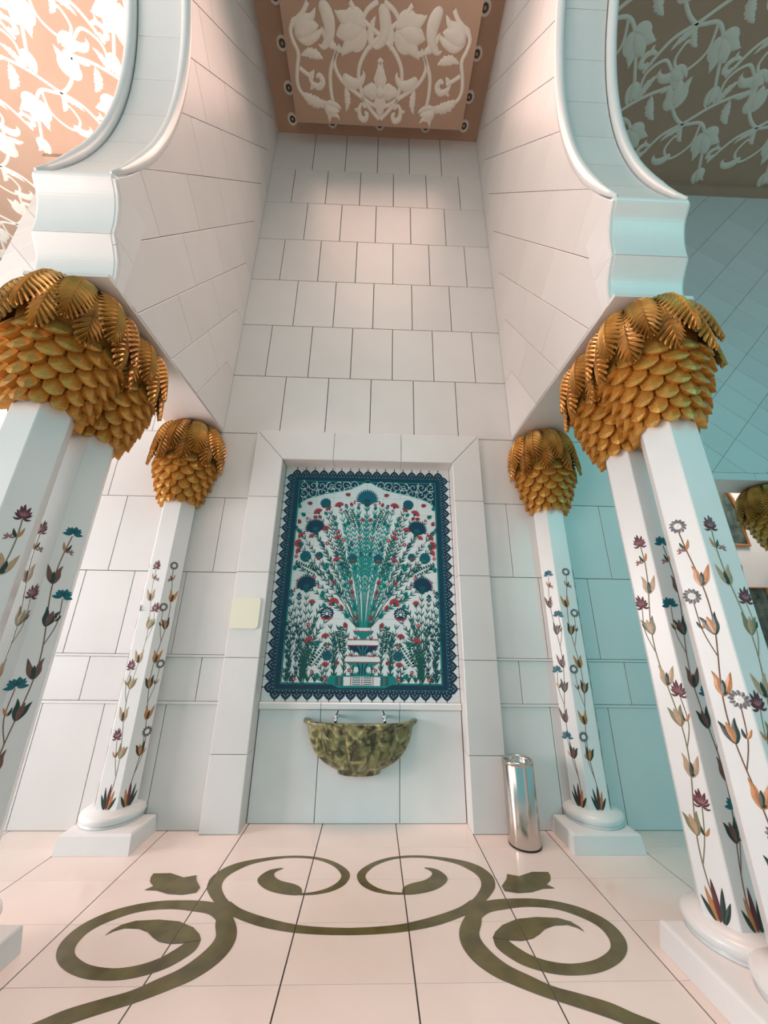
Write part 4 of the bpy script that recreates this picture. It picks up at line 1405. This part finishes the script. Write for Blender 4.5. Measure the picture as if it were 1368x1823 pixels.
mb.build('painted_fountain', [P_NAVY, P_TEAL, GLAZE, P_RED], mural, MM @ T(0, 0, LAY * 3))
mb = MB()
sym([(700, 1310), (470, 1310), (440, 1345), (520, 1383), (700, 1383)], 0, 0)
sym([(700, 1318), (545, 1318), (545, 1370), (700, 1370)], 2, 0.0004)
zb0, zb1 = mz(CX, 1370)[1], mz(CX, 1318)[1]
for k in range(-9, 10):
    x = k * 0.028
    if k % 4 == 0:
        blade(mb, [(x, zb0), (x, (zb0 + zb1) / 2), (x, zb1)], lambda t: 0.004, 0.0003, 3, 0.0008, 3)
    elif abs(k) < 4 or abs(k) > 6:
        for q in range(4):
            z = zb0 + (zb1 - zb0) * (q + 0.5) / 4
            blade(mb, [(x - 0.013, z - 0.006), (x, z + 0.006), (x + 0.013, z - 0.006)], lambda t: 0.004, 0.0003, 1, 0.0008, 3)
mb.build('painted_basin', [P_TEAL, P_NAVY, GLAZE, P_RED], mural, MM @ T(0, 0, LAY * 3))

# ------------------------------------------------------------------ green marble basin with taps
basin = thing('wall_basin', 'green veined marble half basin with lobed bowl below the mural', 'basin', (0, 3.88, 0.40))
def basin_pt(t, r, z, lob):
    # t 0..1 from the left wall end round the front to the right wall end
    a = PI + PI * t
    g = abs(math.sin(t * PI * 6.5 / 1.0)) if False else abs(math.sin((t - 0.5) * PI * 5 + PI / 2))
    k = 1 - 1.7 * lob * (1 - g) ** 2.0
    return (0.0 + 0.985 * r * k * math.cos(a), 0.03 + 0.50 * r * k * math.sin(a), z)
prof = [(0.165, -0.015, 0.0), (0.20, -0.012, 0.02), (0.208, 0.01, 0.03), (0.215, 0.022, 0.05), (0.28, 0.045, 0.09), (0.35, 0.085, 0.12), (0.41, 0.135, 0.13), (0.455, 0.195, 0.12), (0.488, 0.26, 0.10), (0.507, 0.325, 0.07), (0.515, 0.372, 0.04), (0.53, 0.395, 0.01), (0.552, 0.405, 0.0), (0.558, 0.42, 0.0), (0.548, 0.434, 0.0), (0.52, 0.436, 0.0), (0.49, 0.425, 0.0), (0.47, 0.38, 0.0), (0.41, 0.26, 0.0), (0.28, 0.16, 0.0), (0.02, 0.13, 0.0)]
mb = MB()
N = 80
vs, fs = [], []
for r, z, lob in prof:
    for i in range(N + 1):
        vs.append(basin_pt(i / N, r, z, lob))
for j in range(len(prof) - 1):
    for i in range(N):
        fs.append((j * (N + 1) + i, j * (N + 1) + i + 1, (j + 1) * (N + 1) + i + 1, (j + 1) * (N + 1) + i))
mb.add(vs, fs)
bw = mb.build('bowl', GREENM, basin, T(0, 3.88, 0.40), smooth=True)
mb = MB()
mb.box(-0.45, 0.45, -0.004, 0.03, 0.28, 0.39)
mb.build('back_rim', GREENM, basin, T(0, 3.88, 0.40))
for sx, lb in ((-1, 'left'), (1, 'right')):
    t = thing('water_tap', 'small chrome push tap over the %s half of the green basin' % lb, 'tap', (sx * 0.232, 3.87, 0.835), 'basin taps')
    mb = MB()
    tube(mb, [(0, 0.04, 0.02), (0, -0.01, 0.02), (0, -0.05, 0.012), (0, -0.07, -0.02)], 0.013, 10)
    mb.build('spout', CHROME, t, T(0, 0, 0) @ T(sx * 0.232, 3.87, 0.835), smooth=True)
    mb = MB()
    lathe(mb, [(0.0, -0.02), (0.018, -0.018), (0.021, 0.0), (0.018, 0.018), (0.0, 0.022)], 14)
    mb.build('tap_body', CHROME, t, T(sx * 0.232, 3.845, 0.857), smooth=True)
    mb = MB()
    tube(mb, [(0, 0, 0), (-sx * 0.012, -0.02, 0.03), (-sx * 0.02, -0.035, 0.052)], lambda q: 0.007 - 0.002 * q, 8)
    mb.build('lever', BLACK, t, T(sx * 0.232, 3.84, 0.865), smooth=True)

# ------------------------------------------------------------------ steel bin
bx, by, br, bh = 1.378, 3.585, 0.128, 0.598
bin_ = thing('litter_bin', 'brushed steel cylindrical litter bin standing beside the niche surround', 'bin', (bx, by, 0))
mb = MB()
lathe(mb, [(br - 0.001, 0.012), (br, 0.02), (br, bh - 0.035), (br - 0.002, bh - 0.032), (br - 0.002, bh - 0.03)], 56)
mb.build('bin_body', STEEL, bin_, T(bx, by, 0), smooth=True)
mb = MB()
lathe(mb, [(br - 0.004, bh - 0.032), (br + 0.002, bh - 0.030), (br + 0.003, bh - 0.01), (br, bh - 0.002), (br - 0.008, bh), (br - 0.016, bh - 0.004), (br - 0.02, bh - 0.02), (br - 0.022, bh - 0.06), (br - 0.05, bh - 0.1)], 56)
mb.build('bin_rim', STEEL, bin_, T(bx, by, 0), smooth=True)
mb = MB()
lathe(mb, [(br - 0.006, 0.0), (br + 0.001, 0.001), (br + 0.001, 0.012), (br - 0.006, 0.014)], 48)
mb.build('foot_ring', BLACK, bin_, T(bx, by, 0.001))
mb = MB()
lathe(mb, [(0.0, bh - 0.05), (br - 0.024, bh - 0.055)], 32)
mb.build('bin_lid', STEEL, bin_, T(bx, by, 0))

# ------------------------------------------------------------------ cream plate on the surround
pl = [at(x, y, 1, YF) for x, y in ((412, 1064), (466, 1064), (460, 1119), (408, 1119))]
mb = MB()
hw, hh, rr = 0.142, 0.148, 0.032
out = []
for cx, cy, a0 in ((hw - rr, hh - rr, 0), (-hw + rr, hh - rr, 90), (-hw + rr, -hh + rr, 180), (hw - rr, -hh + rr, 270)):
    for k in range(6):
        a = math.radians(a0 + 18 * k)
        out.append((cx + rr * math.cos(a), cy + rr * math.sin(a)))
n = len(out)
mb.add([(x, -0.012, y) for x, y in out] + [(x, 0.0, y) for x, y in out], [tuple(range(n))[::-1]] + [(i, (i + 1) % n, n + (i + 1) % n, n + i) for i in range(n)])
plate = mb.build('wall_plate', CREAM, None, T(-1.178, YF - 0.0005, 1.788))
tag(plate, 'square cream plate with rounded corners on the left of the surround', 'wall plate')

# ------------------------------------------------------------------ what shows beyond the right opening
column('palm_column', 'dark gold capital column cut by the right photo edge, beyond the opening', (6.22, 5.0, 0), (), G1)
plinth('marble plinth of the column beyond the right opening', 6.22, 5.0, 0.3, 0.24, 'marble plinths')
mb = MB()
mb.box(7.3, 16, 9.0, 9.4, 0, 9)
wb = mb.build('wall_beyond', [MARBLE])
tag(wb, 'pinkish marble wall with arched window far beyond the right opening', 'wall', kind='structure')
def arch_window(name, x0, x1, z0, z1, arched, parent):
    y = 9.0
    hw = (x1 - x0) / 2
    pts = [(-hw, 0), (hw, 0)]
    if arched:
        zs = (z1 - z0) * 0.45
        for k in range(13):
            t = k / 12
            a = PI * t
            pts.append((hw * math.cos(a), zs + (z1 - z0 - zs) * math.sin(a) ** 0.9))
    else:
        pts += [(hw, z1 - z0), (-hw, z1 - z0)]
    pts = clean(pts)
    n = len(pts)
    w_ = put(name, None, None, T((x0 + x1) / 2, y, z0))
    mb = MB()
    mb.add([(a, -0.02, b) for a, b in pts], [tuple(range(n))])
    mb.build('window_glass', WINGLASS, w_, T((x0 + x1) / 2, y, z0))
    mb = MB()
    P = [V((a, -0.03, b)) for a, b in pts]
    tube(mb, P + [P[0]], 0.05, 6)
    mb.build('window_frame', I_ORANGE, w_, T((x0 + x1) / 2, y, z0))
    return w_
w1 = arch_window('window_1', 9.25, 10.12, 3.98, 5.75, True, wb)
tag(w1, 'pointed arch window of mosaic glass high on the wall beyond', 'window', kind='structure')
w2 = arch_window('window_2', 9.45, 10.2, 0.9, 2.86, False, wb)
tag(w2, 'dark rectangular window low on the wall beyond', 'window', kind='structure')
column('palm_column', 'small bright gold capital column at the right photo edge, farthest away', (10.55, 8.3, 0), (), G1)
plinth('marble plinth of the farthest column at the right edge', 10.55, 8.3, 0.3, 0.24, 'marble plinths')
